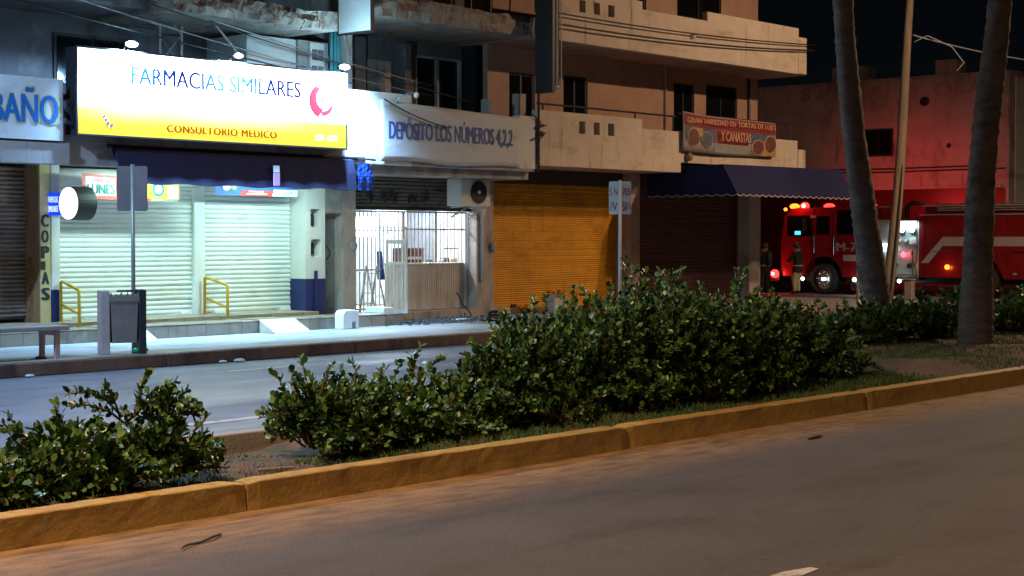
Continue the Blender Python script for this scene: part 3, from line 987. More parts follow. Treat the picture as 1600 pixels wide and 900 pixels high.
# open grille door leaning out
gd = MB()
def dv(u, w):      # door plane, hinged at the counter side, swung outwards
    return (19.22 + 0.02 * u, 19.81 - 0.56 * u, w)
gdp = thing('grille_door', (19.6, 19.6, 0.3), 'white framed barred door swung open in front of the lit liquor shop', 'door')
for u0, u1, w0, w1 in ((0, .07, .30, 1.55), (.80, .87, .30, 1.55), (.07, .80, .30, .37), (.07, .80, 1.48, 1.55), (.07, .80, 1.12, 1.17)):
    q = MB()
    a, b, c, d_ = dv(u0, w0), dv(u1, w0), dv(u1, w1), dv(u0, w1)
    n_ = Vector((-0.98, 0.19, 0)) * 0.03
    q.add([a, b, c, d_] + [tuple(Vector(p) + n_) for p in (a, b, c, d_)], [(0, 1, 2, 3), (7, 6, 5, 4), (0, 4, 5, 1), (1, 5, 6, 2), (2, 6, 7, 3), (3, 7, 4, 0)])
    q.build('rail', 'white_metal', gdp)
for i in range(5):
    u = 0.18 + 0.14 * i
    MB().tube([dv(u, 0.37), dv(u, 1.48)], 0.009, 6).build('bar', 'white_metal', gdp)

# ================================================================== RIGHT BUILDING
b2 = thing('apartment_building', (26, 19.6, 0),
           'cream apartment building with stepped balcony parapets and orange roller shutter', 'building')
def slot_parapet(x0, x1, z0, z1, sx, sz0, sz1, y0=18.6, y1=18.74):
    q = MB()
    q.box(x0, x1, y0, y1, z0, sz0)
    q.box(x0, x1, y0, y1, sz1, z1)
    e = [x0] + [v for s in sx for v in s] + [x1]
    for i in range(0, len(e), 2):
        q.box(e[i], e[i + 1], y0, y1, sz0, sz1)
    bmx = q.build('parapet', 'wall_cream', b2)
    box('slot_shade_panel', (x0, x1, y1 + 0.005, y1 + 0.03, sz0 - 0.1, sz1 + 0.1), 'black', b2)  # black panel added behind the slots to keep them dark
    return bmx
SL = [(22.97, 23.15), (23.40, 23.58), (23.83, 24.02)]
slot_parapet(21.79, 24.9, 2.88, 3.87, SL, 3.50, 3.73)
box('parapet', (24.902, 26.19, 18.6, 18.74, 2.88, 3.69), 'wall_cream', b2, bevel=0.008)
box('parapet', (26.192, 30.62, 18.62, 18.74, 3.08, 3.71), 'wall_cream', b2, bevel=0.008)
def rounded_end(x0, x1, z0, z1):
    poly = [(x0, 18.6), (x1 - 0.28, 18.6)]
    for k in range(7):
        t = math.pi / 2 * k / 6
        poly.append((x1 - 0.28 + 0.28 * math.sin(t), 18.88 - 0.28 * math.cos(t)))
    poly += [(x1, 23.9), (x1 - 0.14, 23.9), (x1 - 0.14, 18.9), (x0, 18.74)]
    return MB().prism(poly, 'z', z0, z1).build('parapet', 'wall_cream', b2)
rounded_end(30.622, 31.12, 3.08, 3.52)
slot_parapet(21.9, 24.9, 5.16, 6.13, SL, 5.73, 5.95)
box('parapet', (24.902, 27.1, 18.6, 18.74, 5.16, 5.98), 'wall_cream', b2, bevel=0.008)
box('parapet', (27.102, 30.62, 18.605, 18.74, 5.17, 6.17), 'wall_cream', b2, bevel=0.008)
rounded_end(30.622, 31.15, 5.19, 5.98)
box('floor_slab', (21.79, 26.19, 18.78, 24.4, 2.885, 3.02), 'soffit', b2)
box('floor_slab', (26.192, 31.1, 18.742, 24.4, 3.085, 3.2), 'soffit', b2)
box('floor_slab', (21.9, 31.0, 18.741, 24.4, 5.165, 5.30), 'soffit', b2)
box('floor_slab', (21.9, 31.0, 18.742, 24.4, 7.5, 7.7), 'soffit', b2)
def wall_holes(par, x0, x1, y, th, z0, z1, holes, m):
    """wall panel cut round rectangular openings (x0,x1,z0,z1)"""
    q = MB()
    xs_ = sorted({x0, x1, *[h[0] for h in holes], *[h[1] for h in holes]})
    for a, b in zip(xs_[:-1], xs_[1:]):
        cut = [h for h in holes if h[0] <= a + 1e-6 and h[1] >= b - 1e-6]
        if not cut:
            q.box(a, b, y, y + th, z0, z1)
        else:
            h = cut[0]
            if h[2] > z0: q.box(a, b, y, y + th, z0, h[2])
            if h[3] < z1: q.box(a, b, y, y + th, h[3], z1)
    return q.build('wall', m, par)
H1 = [(24.2, 24.96, 3.03, 4.76), (27.89, 28.65, 3.2, 4.88), (29.09, 30.32, 3.5, 4.93), (22.6, 23.35, 3.03, 4.7)]
wall_holes(b2, 22.0, 31.15, 20.0, 0.12, 3.02, 5.165, H1, 'wall_peach')
H2 = [(28.0, 29.67, 5.31, 7.2), (24.2, 24.96, 5.31, 7.0), (25.9, 26.9, 5.9, 7.0)]
wall_holes(b2, 22.0, 31.15, 20.0, 0.12, 5.30, 7.5, H2, 'wall_peach')
for x0, x1, z0, z1 in H1 + H2:
    f = MB().box(x0, x0 + 0.045, 20.03, 20.09, z0, z1).box(x1 - 0.045, x1, 20.03, 20.09, z0, z1).box(x0 + 0.045, x1 - 0.045, 20.03, 20.09, z1 - 0.045, z1).box((x0 + x1) / 2 - 0.02, (x0 + x1) / 2 + 0.02, 20.03, 20.09, z0, z1 - 0.045).build('window', 'frame_dark', b2)
    box('pane', (x0 + 0.045, (x0 + x1) / 2 - 0.02, 20.07, 20.08, z0, z1 - 0.045), 'glass_dark', f)
    box('pane', ((x0 + x1) / 2 + 0.02, x1 - 0.045, 20.07, 20.08, z0, z1 - 0.045), 'glass_dark', f)
box('wall', (31.0, 31.15, 20.121, 24.4, 0.16, 7.5), 'wall_peach', b2)
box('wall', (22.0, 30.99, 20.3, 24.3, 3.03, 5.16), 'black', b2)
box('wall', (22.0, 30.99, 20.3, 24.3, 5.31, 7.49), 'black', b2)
MB().tube([(21.85, 18.66, 3.99), (26.1, 18.66, 3.99)], 0.02, 6).build('handrail', 'dark_metal', b2)
for x in (22.0, 24.75, 26.0):
    MB().tube([(x, 18.66, 3.68), (x, 18.66, 3.98)], 0.018, 6).build('rail_post', 'dark_metal', b2)
MB().tube([(26.2, 18.68, 4.06), (30.5, 18.68, 4.06)], 0.018, 6).build('handrail', 'dark_metal', b2)
for x in (27.0, 28.3, 29.7, 30.4):
    MB().tube([(x, 18.68, 3.70), (x, 18.68, 4.05)], 0.016, 6).build('rail_post', 'dark_metal', b2)
MB().tube([(27.55, 19.97, 3.03), (27.55, 19.97, 5.16)], 0.03, 6).build('drain_pipe', 'soffit', b2)
MB().tube([(30.75, 19.97, 3.2), (30.75, 19.97, 5.16)], 0.04, 6).build('drain_pipe', 'frame_dark', b2)
for x in (23.6, 25.2, 27.2, 29.2):
    MB().disc((x, 19.3, 5.155), 'z', 0.07, 0.02, 12).build('ceiling_rose', 'soffit', b2)
MB().ball((26.55, 18.57, 5.62), 0.06, 8, 5).build('security_light', 'wall_white', b2)
# ground floor
box('wall', (21.702, 21.78, 19.65, 20.6, 0.16, 2.885), 'wall_pinkgrey', b2)
box('lintel', (21.78, 31.0, 19.82, 20.2, 2.62, 2.88), 'frame_dark', b2)
shutter(b2, 21.80, 26.08, 19.98, 0.24, 2.62, 0.042, 'shutter_orange', depth=0.012, label='orange roller shutter')
for x0_, x1_, mm in ((21.782, 21.84, 'shutter_orange'), (26.02, 26.08, 'shutter_orange'), (26.22, 26.31, 'shutter_maroon'), (30.2, 30.255, 'shutter_maroon')):
    box('guide_rail', (x0_, x1_, 19.93, 19.965, 0.24, 2.62), mm, b2)
box('bottom_rail', (21.84, 26.02, 19.955, 19.985, 0.24, 0.32), 'shutter_orange', b2)
for x in (22.6, 25.2):
    MB().box(x, x + 0.14, 19.93, 19.955, 0.27, 0.33).build('padlock_hasp', 'dark_metal', b2)
box('threshold', (21.8, 31.1, 19.85, 20.6, 0.16, 0.235), 'kerb_brown', b2, bevel=0.01)
box('pier', (25.88, 26.2, 19.62, 20.6, 0.16, 2.88), 'soffit', b2, bevel=0.01)
shutter(b2, 26.32, 30.24, 19.98, 0.24, 2.75, 0.05, 'shutter_maroon', depth=0.014, label='dark maroon roller shutter')
box('pier', (30.26, 30.66, 19.62, 20.6, 0.16, 3.08), 'wall_pink', b2, bevel=0.01)
box('pier', (30.68, 30.99, 19.8, 20.6, 0.16, 3.08), 'wall_pink', b2)
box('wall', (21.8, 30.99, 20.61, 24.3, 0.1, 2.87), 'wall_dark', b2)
# conduit and meters on the seam between both buildings
MB().tube([(21.76, 18.55, 2.75), (21.76, 18.55, 4.3), (21.78, 18.55, 4.6)], 0.022, 6).build('conduit', 'dark_metal', b2)
MB().ball((21.85, 18.56, 3.44), 0.07, 8, 5, (1, 0.6, 0.7)).build('junction_box', 'dark_metal', b2)
for i in range(5):
    q = MB()
    x, z = 21.6 + random.uniform(-.15, .2), 3.3 + 0.12 * i
    q.tube([(x, 18.57, z), (x + .1, 18.54, z + random.uniform(-.1, .1)), (x + .25, 18.56, z + random.uniform(-.15, .15))], 0.012, 5)
    q.build('loose_wire', 'cable', b2)

# ================================================================== PINK BUILDING ACROSS THE SIDE STREET
b3 = thing('corner_building', (50, 26, 0), 'plain pink plastered building across the side street, lit red', 'building')
box('wall', (45.0, 70, 20.2, 42, 0, 6.45), 'wall_pink', b3, bevel=0.02)
box('roof_edge', (44.97, 70, 20.17, 42, 6.452, 6.5), 'wall_pink', b3)
box('parapet_block', (45.05, 45.7, 21.9, 22.6, 6.50, 6.95), 'wall_pink', b3, bevel=0.02)
box('parapet_block', (45.3, 46.2, 25.2, 26.3, 6.50, 7.0), 'wall_grey', b3, bevel=0.02)
f = MB().box(44.96, 45.0, 23.95, 25.4, 4.10, 4.95).build('window', 'frame_dark', b3)
for i in range(3):
    box('pane', (44.94, 44.955, 24.0 + 0.46 * i, 24.42 + 0.46 * i, 4.15, 4.9), 'glass_dark', f)
MB().ball((44.98, 22.9, 5.72), 0.16, 10, 6, (0.3, 1, 0.9)).build('vent_hole', 'black', b3)
MB().ball((44.98, 22.1, 4.35), 0.08, 8, 5, (0.3, 1, 1)).build('vent_hole', 'black', b3)
def painted(s, y, z, w, h, par):
    text(s, (44.98, y, z), (0, -1, 0), UZ, w, h, (-1, 0, 0), 'soffit', par, bold=0.02)
box('dado_or_shade_band', (44.975, 44.998, 20.3, 34, 0.16, 3.05), 'truck_dark', b3)  # dark band painted for the fire engine's shadow on this wall
for i in range(4):
    box('ledge', (44.9, 44.97, 20.4 + 3.3 * i, 23.5 + 3.3 * i, 3.06, 3.14), 'wall_pink', b3)
for z, yy in ((3.62, 0), (3.72, .3)):
    MB().tube([(44.95, 20.3 + yy, z), (44.95, 24, z - .02), (44.95, 29, z + .05)], 0.02, 5).build('wall_cable', 'cable', b3)
painted('8 A N 10', 27.2, 5.95, 2.6, 0.42, b3)
painted('OBA', 22.6, 5.85, 1.6, 0.42, b3)
# facade on the main street
box('wall_panel', (45.3, 69.5, 20.13, 20.168, 2.6, 6.3), 'wall_white', b3)
box('shop_canopy', (45.3, 60, 19.4, 20.165, 2.35, 2.5), 'wall_pink', b3)
box('shop_front', (45.6, 59, 20.12, 20.165, 0.2, 2.3), 'shutter_maroon', b3)
# ================================================================== SIGNS ON THE LEFT BUILDING
ps = thing('pharmacy_sign', (14.5, 18.4, 2.97), 'large backlit white and yellow pharmacy sign above the navy awning', 'sign')
box('sign_case', (12.1, 16.95, 18.37, 18.59, 2.955, 4.12), 'black', ps, bevel=0.01)
box('white_panel', (12.13, 16.93, 18.352, 18.368, 3.331, 4.105), 'bl_white', ps)
box('yellow_panel', (12.13, 16.93, 18.352, 18.368, 2.97, 3.33), 'bl_yellow', ps)
text('FARMACIAS SIMILARES', (12.98, 18.351, 3.685), UX, UZ, 3.02, 0.235, NY, 'bl_blue', ps, bold=0.02)
text('CONSULTORIO MEDICO', (13.56, 18.351, 3.055), UX, UZ, 1.97, 0.105, NY, 'bl_brown', ps, bold=0.035, spacing=1.1)
text('SIEMPRE LO MISMO', (13.45, 18.351, 3.58), UX, UZ, 0.85, 0.05, NY, 'bl_pale', ps)
text('LUN - DOM', (16.30, 18.351, 3.06), UX, UZ, 0.44, 0.10, NY, 'bl_pale', ps, bold=0.03)
q = MB()      # red crescent of the emblem
arc = [(math.cos(t), math.sin(t)) for t in np.linspace(math.radians(115), math.radians(255), 18)]
o_ = [(16.42 + 0.25 * a, 18.345, 3.66 + 0.25 * b) for a, b in arc]
i_ = [(16.51 + 0.19 * a, 18.345, 3.70 + 0.165 * b) for a, b in arc]
q.add(o_ + i_, [(k, k + 1, k + 19, k + 18) for k in range(17)])
arc = [(math.cos(t), math.sin(t)) for t in np.linspace(math.radians(265), math.radians(335), 14)]
o_ = [(16.45 + 0.235 * a, 18.345, 3.70 + 0.26 * b) for a, b in arc]
i_ = [(16.42 + 0.235 * a, 18.345, 3.735 + 0.225 * b) for a, b in arc]
q.add(o_ + i_, [(k, k + 1, k + 15, k + 14) for k in range(13)])
q.box(16.43, 16.46, 18.343, 18.345, 3.63, 3.72).box(16.52, 16.545, 18.343, 18.345, 3.64, 3.71)
q.build('emblem', 'bl_red', ps)
q = MB()
for k, (x, z) in enumerate(((12.50, 3.19), (12.53, 3.145), (12.56, 3.10), (12.62, 3.075))):
    q.add([(x, 18.345, z), (x + .04, 18.345, z), (x + .06, 18.345, z + .045), (x + .02, 18.345, z + .05)], [(0, 1, 2, 3)])
q.build('emblem', 'bl_violet', ps)
MB().box(12.1, 16.95, 18.34, 18.37, 4.108, 4.13).box(12.1, 16.95, 18.34, 18.37, 2.945, 2.965).box(12.1, 12.125, 18.34, 18.37, 2.967, 4.106).box(16.932, 16.955, 18.34, 18.37, 2.967, 4.106).build('sign_frame', 'dark_metal', ps)
# floodlights standing on the sign
FLX = [(12.93, 'left'), (14.75, 'middle'), (16.83, 'right')]
FLL = ['lit white floodlight above the F of the pharmacy sign', 'dim floodlight at the middle of the pharmacy sign top', 'lit white floodlight at the right end of the pharmacy sign top']
for (x, _), lb in zip(FLX, FLL):
    fl = thing('floodlight', (x, 18.4, 4.13), lb, 'lamp', 'floodlights on the pharmacy sign')
    MB().tube([(x, 18.48, 4.10), (x, 18.42, 4.20), (x, 18.30, 4.22)], 0.014, 6).build('arm', 'dark_metal', fl)
    MB().ball((x, 18.27, 4.21), 0.075, 12, 6, (1.25, 0.8, 0.55)).build('lamp_head', 'clear_lamp' if x == 14.75 else 'e_cool', fl, smooth=True)
    lamp('floodlight_beam', 'SPOT', (x, 18.16, 4.20), FLOOD, (0.30, 0.58, 1.0), fl, 0.05, (R(38), 0, 0), 128, 0.6)
    lamp('floodlight_glow', 'POINT', (x, 18.17, 4.23), 160 if x > 16 else 32, (0.42, 0.78, 1.0), fl, 0.05)

sg = thing('toilets_sign', (11.2, 18.5, 2.9), 'white board lettered in blue beside the pharmacy sign', 'sign')
box('board', (10.0, 11.93, 18.395, 18.418, 2.86, 3.67), 'board_blue', sg)
q = MB()
text('BAÑO', (10.86, 18.394, 3.055), UX, UZ, 1.02, 0.50, NY, 'lime_halo', sg, bold=0.06, th=0.003)
text('BAÑO', (10.885, 18.394, 3.075), UX, UZ, 0.965, 0.46, NY, 'bright_blue', sg, bold=0.035, th=0.007)
text('S', (11.94, 18.39, 3.075), UX, UZ, 0.17, 0.34, NY, 'navy_letter', sg, bold=0.05, th=0.015)

dep = thing('shop_banner', (19.5, 18.56, 2.8), 'white cloth banner with blue condensed lettering on the balcony parapet', 'banner')
q = MB()
nx, nz = 40, 10
for i in range(nx + 1):
    for j in range(nz + 1):
        u, w = i / nx, j / nz
        x = 17.88 + 3.38 * u
        zt = 3.79 - 0.10 * u
        zb = 2.81 + 0.02 * math.sin(u * 9)
        q.v.append((x, 18.566 - 0.004 * math.sin(u * 11 + w * 3) - 0.002 * math.sin(u * 31 + w * 9), zb + (zt - zb) * w))
q.f = [(i * (nz + 1) + j, (i + 1) * (nz + 1) + j, (i + 1) * (nz + 1) + j + 1, i * (nz + 1) + j + 1) for i in range(nx) for j in range(nz)]
o = q.build('cloth', 'banner_cloth', dep, smooth=True)
md = o.modifiers.new('solid', 'SOLIDIFY'); md.thickness = 0.006 * S; md.offset = 1
text('DEPÓSITO LOS NÚMEROS 4,2,2', (18.06, 18.558, 3.14), UX, (0, 0, 1), 3.0, 0.40, NY, 'blue_letter', dep, bold=0.045, spacing=1.0)
bl = thing('bare_bulb_lamp', (18.25, 18.55, 3.75), 'small lamp on a curved arm over the blue lettered banner', 'lamp')
MB().tube([(18.2, 18.56, 3.78), (18.30, 18.5, 3.88), (18.42, 18.45, 3.93), (18.50, 18.42, 3.92)], 0.013, 6).build('arm', 'galv', bl, smooth=True)
MB().ball((18.53, 18.41, 3.90), 0.045, 10, 6, (1, 1, 1.2)).build('bulb', 'sign_white', bl, smooth=True)

pj = thing('blank_sign', (17.4, 18.6, 4.8), 'blank white panel projecting from the upper floor', 'sign')
box('panel', (17.38, 17.42, 18.26, 19.0, 4.82, 7.0), 'wall_white', pj)
MB().box(17.365, 17.435, 18.24, 18.258, 4.80, 7.0).box(17.365, 17.435, 19.002, 19.02, 4.80, 7.0).box(17.365, 17.435, 18.258, 19.002, 4.80, 4.818).build('sign_frame', 'dark_metal', pj)
MB().tube([(17.4, 18.9, 4.81), (17.9, 19.3, 4.55)], 0.014, 6).build('strut', 'galv', pj)

vs = thing('projecting_sign_case', (22.0, 18.4, 4.3), 'tall dark sign case hanging at the seam between both buildings', 'sign')
box('case', (21.66, 21.74, 18.15, 18.55, 4.14, 8.0), 'frame_dark', vs, bevel=0.01)
box('side_panel', (21.75, 21.98, 18.25, 18.32, 4.26, 8.0), 'wall_grey', vs, bevel=0.008)
MB().tube([(21.82, 18.2, 4.28), (21.82, 18.2, 8.0)], 0.022, 6).build('conduit', 'galv', vs)
MB().tube([(21.99, 18.22, 4.27), (21.99, 18.22, 8.0)], 0.012, 6).build('edge_trim', 'wall_white', vs)
MB().ball((21.8, 18.2, 4.24), 0.08, 10, 6, (1.3, 1, 0.6)).build('bracket', 'galv', vs)

# small lit box sign on the pillar
bx = thing('box_sign', (12.5, 19.3, 1.85), 'small lit blue box sign with round white disc on the pharmacy pillar', 'sign')
box('blue_box', (12.47, 12.53, 19.33, 19.62, 1.90, 2.21), 'e_bluebox', bx, bevel=0.006)
text('FARMACIAS', (12.468, 19.595, 2.075), (0, -1, 0), UZ, 0.23, 0.085, (-1, 0, 0), 'e_bluetxt', bx, bold=0.03)
text('SIMILARES', (12.468, 19.595, 1.945), (0, -1, 0), UZ, 0.23, 0.085, (-1, 0, 0), 'e_bluetxt', bx, bold=0.05)
MB().disc((12.62, 19.10, 2.06), 'x', 0.235, 0.30, 32).build('drum', 'black', bx, bevel=0.006)
MB().disc((12.462, 19.10, 2.06), 'x', 0.222, 0.014, 32).build('disc', 'e_disc', bx)

# lettering painted on the pillar
q = 'COPIAS'
zz = [1.72, 1.50, 1.28, 1.12, 0.92, 0.70]
for c, z in zip(q, zz):
    text(c, (12.355, 19.598, z + 0.02), UX, UZ, 0.10 if c != 'I' else 0.03, 0.17 if c != 'I' else 0.12, NY, 'navy_letter', b1, bold=0.075)
# pharmacy offers banners
pb = thing('offer_banner', (13.6, 19.2, 2.12), 'red and yellow offers banner hung over the left white shutter', 'banner')
def bq(name, u0, u1, w0, w1, m, lift, par=pb):
    def P(u, w):
        return (12.75 + 1.65 * u, 19.2 - lift, 2.13 - 0.02 * u + (0.36 - 0.07 * u) * w)
    k = 6
    q = MB()
    for i in range(k + 1):
        u = u0 + (u1 - u0) * i / k
        q.v += [P(u, w0), P(u, w1)]
    q.f = [(2 * i, 2 * i + 2, 2 * i + 3, 2 * i + 1) for i in range(k)]
    return q.build(name, m, par)
o = bq('cloth', 0, 1, 0, 1, 'poster_red', 0)
md = o.modifiers.new('solid', 'SOLIDIFY'); md.thickness = 0.004 * S
bq('white_field', 0.03, 0.33, 0.16, 0.88, 'poster_white', 0.006)
bq('orange_field', 0.34, 0.56, 0.10, 0.80, 'poster_orange', 0.006)
bq('yellow_field', 0.66, 0.995, 0.12, 0.99, 'poster_yellow', 0.006)
bq('white_field', 0.87, 0.985, 0.15, 0.78, 'poster_white', 0.009)
bq('grey_strip', 0.70, 0.99, 0.0, 0.10, 'ban_grey', 0.006)
text('LUNES', (12.83, 19.19, 2.20), UX, UZ, 0.44, 0.14, NY, 'poster_green', pb, bold=0.05)
text('DÍA DE', (12.94, 19.19, 2.355), UX, UZ, 0.27, 0.075, NY, 'poster_red', pb, bold=0.03)
text('2x1', (13.36, 19.19, 2.24), UX, UZ, 0.30, 0.15, NY, 'poster_yellow', pb, bold=0.05)
text('menos', (13.34, 19.19, 2.16), UX, UZ, 0.30, 0.06, NY, 'poster_yellow', pb, bold=0.04)
MB().disc((14.02, 19.188, 2.285), 'y', 0.105, 0.004, 24).build('round_print', 'poster_blue', pb)
MB().disc((14.02, 19.184, 2.285), 'y', 0.065, 0.004, 20).build('round_print', 'board_blue', pb)

p2 = thing('offer_banner', (16.1, 19.5, 2.2), 'blue, red and white offers banner over the right white shutter', 'banner')
for nm, x0, x1, z0, z1, m, l_ in (('cloth', 15.30, 16.95, 2.235, 2.44, 'poster_blue', 0), ('red_field', 15.78, 16.42, 2.235, 2.325, 'poster_red', 0.006), ('white_field', 16.42, 16.95, 2.235, 2.345, 'poster_white', 0.006)):
    q = MB()
    sk = 0.04 if l_ else 0
    q.add([(x0, 19.52 - l_, z0), (x1, 19.52 - l_, z0), (x1 + (sk if x1 < 16.9 else 0), 19.52 - l_, z1), (x0 + sk, 19.52 - l_, z1), (x0, 19.523 - l_, z0), (x1, 19.523 - l_, z0), (x1 + (sk if x1 < 16.9 else 0), 19.523 - l_, z1), (x0 + sk, 19.523 - l_, z1)], [(0, 1, 2, 3), (7, 6, 5, 4), (0, 4, 5, 1), (2, 6, 7, 3), (1, 5, 6, 2), (3, 7, 4, 0)])
    q.build(nm, m, p2)
MB().ball((15.52, 19.51, 2.36), 0.07, 10, 6, (1.1, 0.06, 0.8)).build('round_print', 'poster_white', p2)
MB().ball((15.66, 19.51, 2.36), 0.06, 10, 6, (1.1, 0.06, 0.8)).build('round_print', 'tile', p2)
MB().box(15.95, 16.25, 19.509, 19.511, 2.295, 2.31).box(15.90, 16.32, 19.509, 19.511, 2.26, 2.276).build('print_line', 'poster_white', p2)
text('ONSITE', (16.64, 19.51, 2.265), UX, UZ, 0.2, 0.045, NY, 'ban_slate', p2)

# red food banner on the right building
fb = thing('food_banner', (27.8, 18.5, 3.3), 'red lettered food banner tied to the cream balcony parapet', 'banner')
def fbp(u, w, l_=0.0):
    zt = 4.06 - 0.03 * u + 0.035 * max(0, 1 - u * 5)
    zb = 3.31 - 0.03 * math.sin(u * 3.1)
    return (26.14 + 3.42 * u, 18.535 - l_ - 0.02 * math.sin(u * 7 + w * 2) - 0.03 * w * (1 - w), zb + (zt - zb) * w)
def fq(name, u0, u1, w0, w1, m, l_):
    q = MB()
    k, j = max(2, int(24 * (u1 - u0))), 5
    for a in range(k + 1):
        for b in range(j + 1):
            q.v.append(fbp(u0 + (u1 - u0) * a / k, w0 + (w1 - w0) * b / j, l_))
    q.f = [(a * (j + 1) + b, (a + 1) * (j + 1) + b, (a + 1) * (j + 1) + b + 1, a * (j + 1) + b + 1) for a in range(k) for b in range(j)]
    return q.build(name, m, fb, smooth=True)
o = fq('cloth', 0, 1, 0, 1, 'ban_pale', 0)
md = o.modifiers.new('solid', 'SOLIDIFY'); md.thickness = 0.005 * S
fq('red_field', 0.01, 0.99, 0.66, 0.97, 'ban_red', 0.008)
fq('slate_field', 0.02, 0.34, 0.30, 0.655, 'ban_slate', 0.008)
fq('slate_field', 0.70, 0.98, 0.35, 0.655, 'ban_slate', 0.008)
fq('grey_field', 0.32, 0.70, 0.05, 0.28, 'ban_grey', 0.008)
fq('red_field', 0.35, 0.695, 0.30, 0.64, 'ban_red', 0.012)
fq('ochre_field', 0.10, 0.20, 0.42, 0.64, 'ban_ochre', 0.011)
fq('ochre_field', 0.84, 0.99, 0.02, 0.2, 'ban_ochre', 0.011)
def round_print(u, w, ru, rw, m):
    q = MB()
    q.v.append(fbp(u, w, 0.016))
    for k in range(16):
        t = 2 * math.pi * k / 16
        q.v.append(fbp(u + ru * math.cos(t), w + rw * math.sin(t), 0.016))
    q.f = [(0, 1 + k, 1 + (k + 1) % 16) for k in range(16)]
    q.build('round_print', m, fb)
for u, w, ru, rw, m in ((.10, .38, .055, .22, 'ban_food'), (.24, .36, .055, .2, 'ban_slate'), (.80, .26, .06, .2, 'ban_food'), (.93, .36, .06, .24, 'ban_food')):
    round_print(u, w, ru * 1.15, rw * 1.12, 'ban_line' if u > .5 else 'ban_pale')
    q = MB()
    q.v.append(fbp(u, w, 0.022))
    for k in range(16):
        t = 2 * math.pi * k / 16
        q.v.append(fbp(u + ru * math.cos(t), w + rw * math.sin(t), 0.022))
    q.f = [(0, 1 + k, 1 + (k + 1) % 16) for k in range(16)]
    q.build('round_print', m, fb)
text('GRAN VARIEDAD EN TORTAS DE LUJO', (26.22, 18.47, 3.84), UX, (-0.004, 0, 1), 3.25, 0.14, NY, 'ban_line', fb, bold=0.02)
text('Y CANASTAS', (27.4, 18.455, 3.56), UX, UZ, 1.1, 0.19, NY, 'ban_line', fb, bold=0.02)
MB().ball((26.42, 18.56, 3.2), 0.09, 8, 5, (1, 0.8, 1)).build('bracket', 'wood_pole', fb)

# ================================================================== AWNINGS
aw = thing('awning', (15, 18.5, 2.3), 'navy pull-down awning under the lit pharmacy sign', 'awning')
q = MB()
nx = 40
prof = [(18.62, 2.83), (18.50, 2.80), (18.45, 2.60), (18.42, 2.335), (18.43, 2.33), (18.47, 2.6), (18.62, 2.80)]
for i in range(nx + 1):
    x = 12.83 + 4.40 * i / nx
    for y, z in prof:
        q.v.append((x, y + 0.006 * math.sin(i * 1.3), z + (0.012 * math.sin(i * 0.8) if z < 2.4 else 0)))
P = len(prof)
q.f = [(i * P + k, (i + 1) * P + k, (i + 1) * P + (k + 1) % P, i * P + (k + 1) % P) for i in range(nx) for k in range(P)]
q.f += [tuple(range(P)), tuple(nx * P + k for k in range(P - 1, -1, -1))]
q.build('cloth', 'navy_fabric', aw)
MB().tube([(12.75, 18.60, 2.84), (17.55, 18.60, 2.84)], 0.025, 8).build('roller', 'dark_metal', aw)
MB().tube([(17.4, 18.6, 2.82), (17.4, 18.38, 2.82), (17.56, 18.36, 2.81)], 0.018, 6).build('crank', 'dark_metal', aw)
q = MB()
for i in range(7):
    for j in range(7):
        q.v.append((17.235 + 0.30 * i / 6, 18.40 - 0.012 * math.sin(i * 2.0 + j), 2.335 + 0.42 * j / 6))
q.f = [(i * 7 + j, (i + 1) * 7 + j, (i + 1) * 7 + j + 1, i * 7 + j + 1) for i in range(6) for j in range(6)]
o = q.build('side_flap', 'flap_lit_blue', aw)  # awning cloth under the sign, its lit tone put into the blue
md = o.modifiers.new('solid', 'SOLIDIFY'); md.thickness = 0.01 * S
MB().tube([(17.22, 18.38, 2.55), (17.55, 18.38, 2.55)], 0.012, 6).build('flap_seam', 'navy_fabric', aw)
MB().box(15.515, 15.625, 18.39, 18.41, 2.56, 2.66).build('hanging_tag', 'paper', aw)
MB().box(15.515, 15.625, 18.385, 18.405, 2.36, 2.55).build('hanging_tag', 'pink_paper', aw)
# tubes fixed under the pharmacy slab light the shutters
for x, lb in ((13.6, 'fluorescent batten under the awning before the left white shutter'), (16.2, 'fluorescent batten under the awning before the right white shutter')):
    tb = thing('fluorescent_lamp', (x, 18.66, 2.5), lb, 'lamp', 'fluorescent battens under the pharmacy awning')
    box('batten', (x - 0.55, x + 0.55, 18.61, 18.71, 2.515, 2.556), 'white_metal', tb)
    MB().tube([(x - 0.52, 18.66, 2.495), (x + 0.52, 18.66, 2.495)], 0.018, 8).build('tube', 'e_tube', tb)
    lamp('tube_glow', 'AREA', (x, 18.66, 2.47), TUBE, (0.62, 1.0, 0.90), tb, (1.1, 0.08), (R(24), 0, 0))

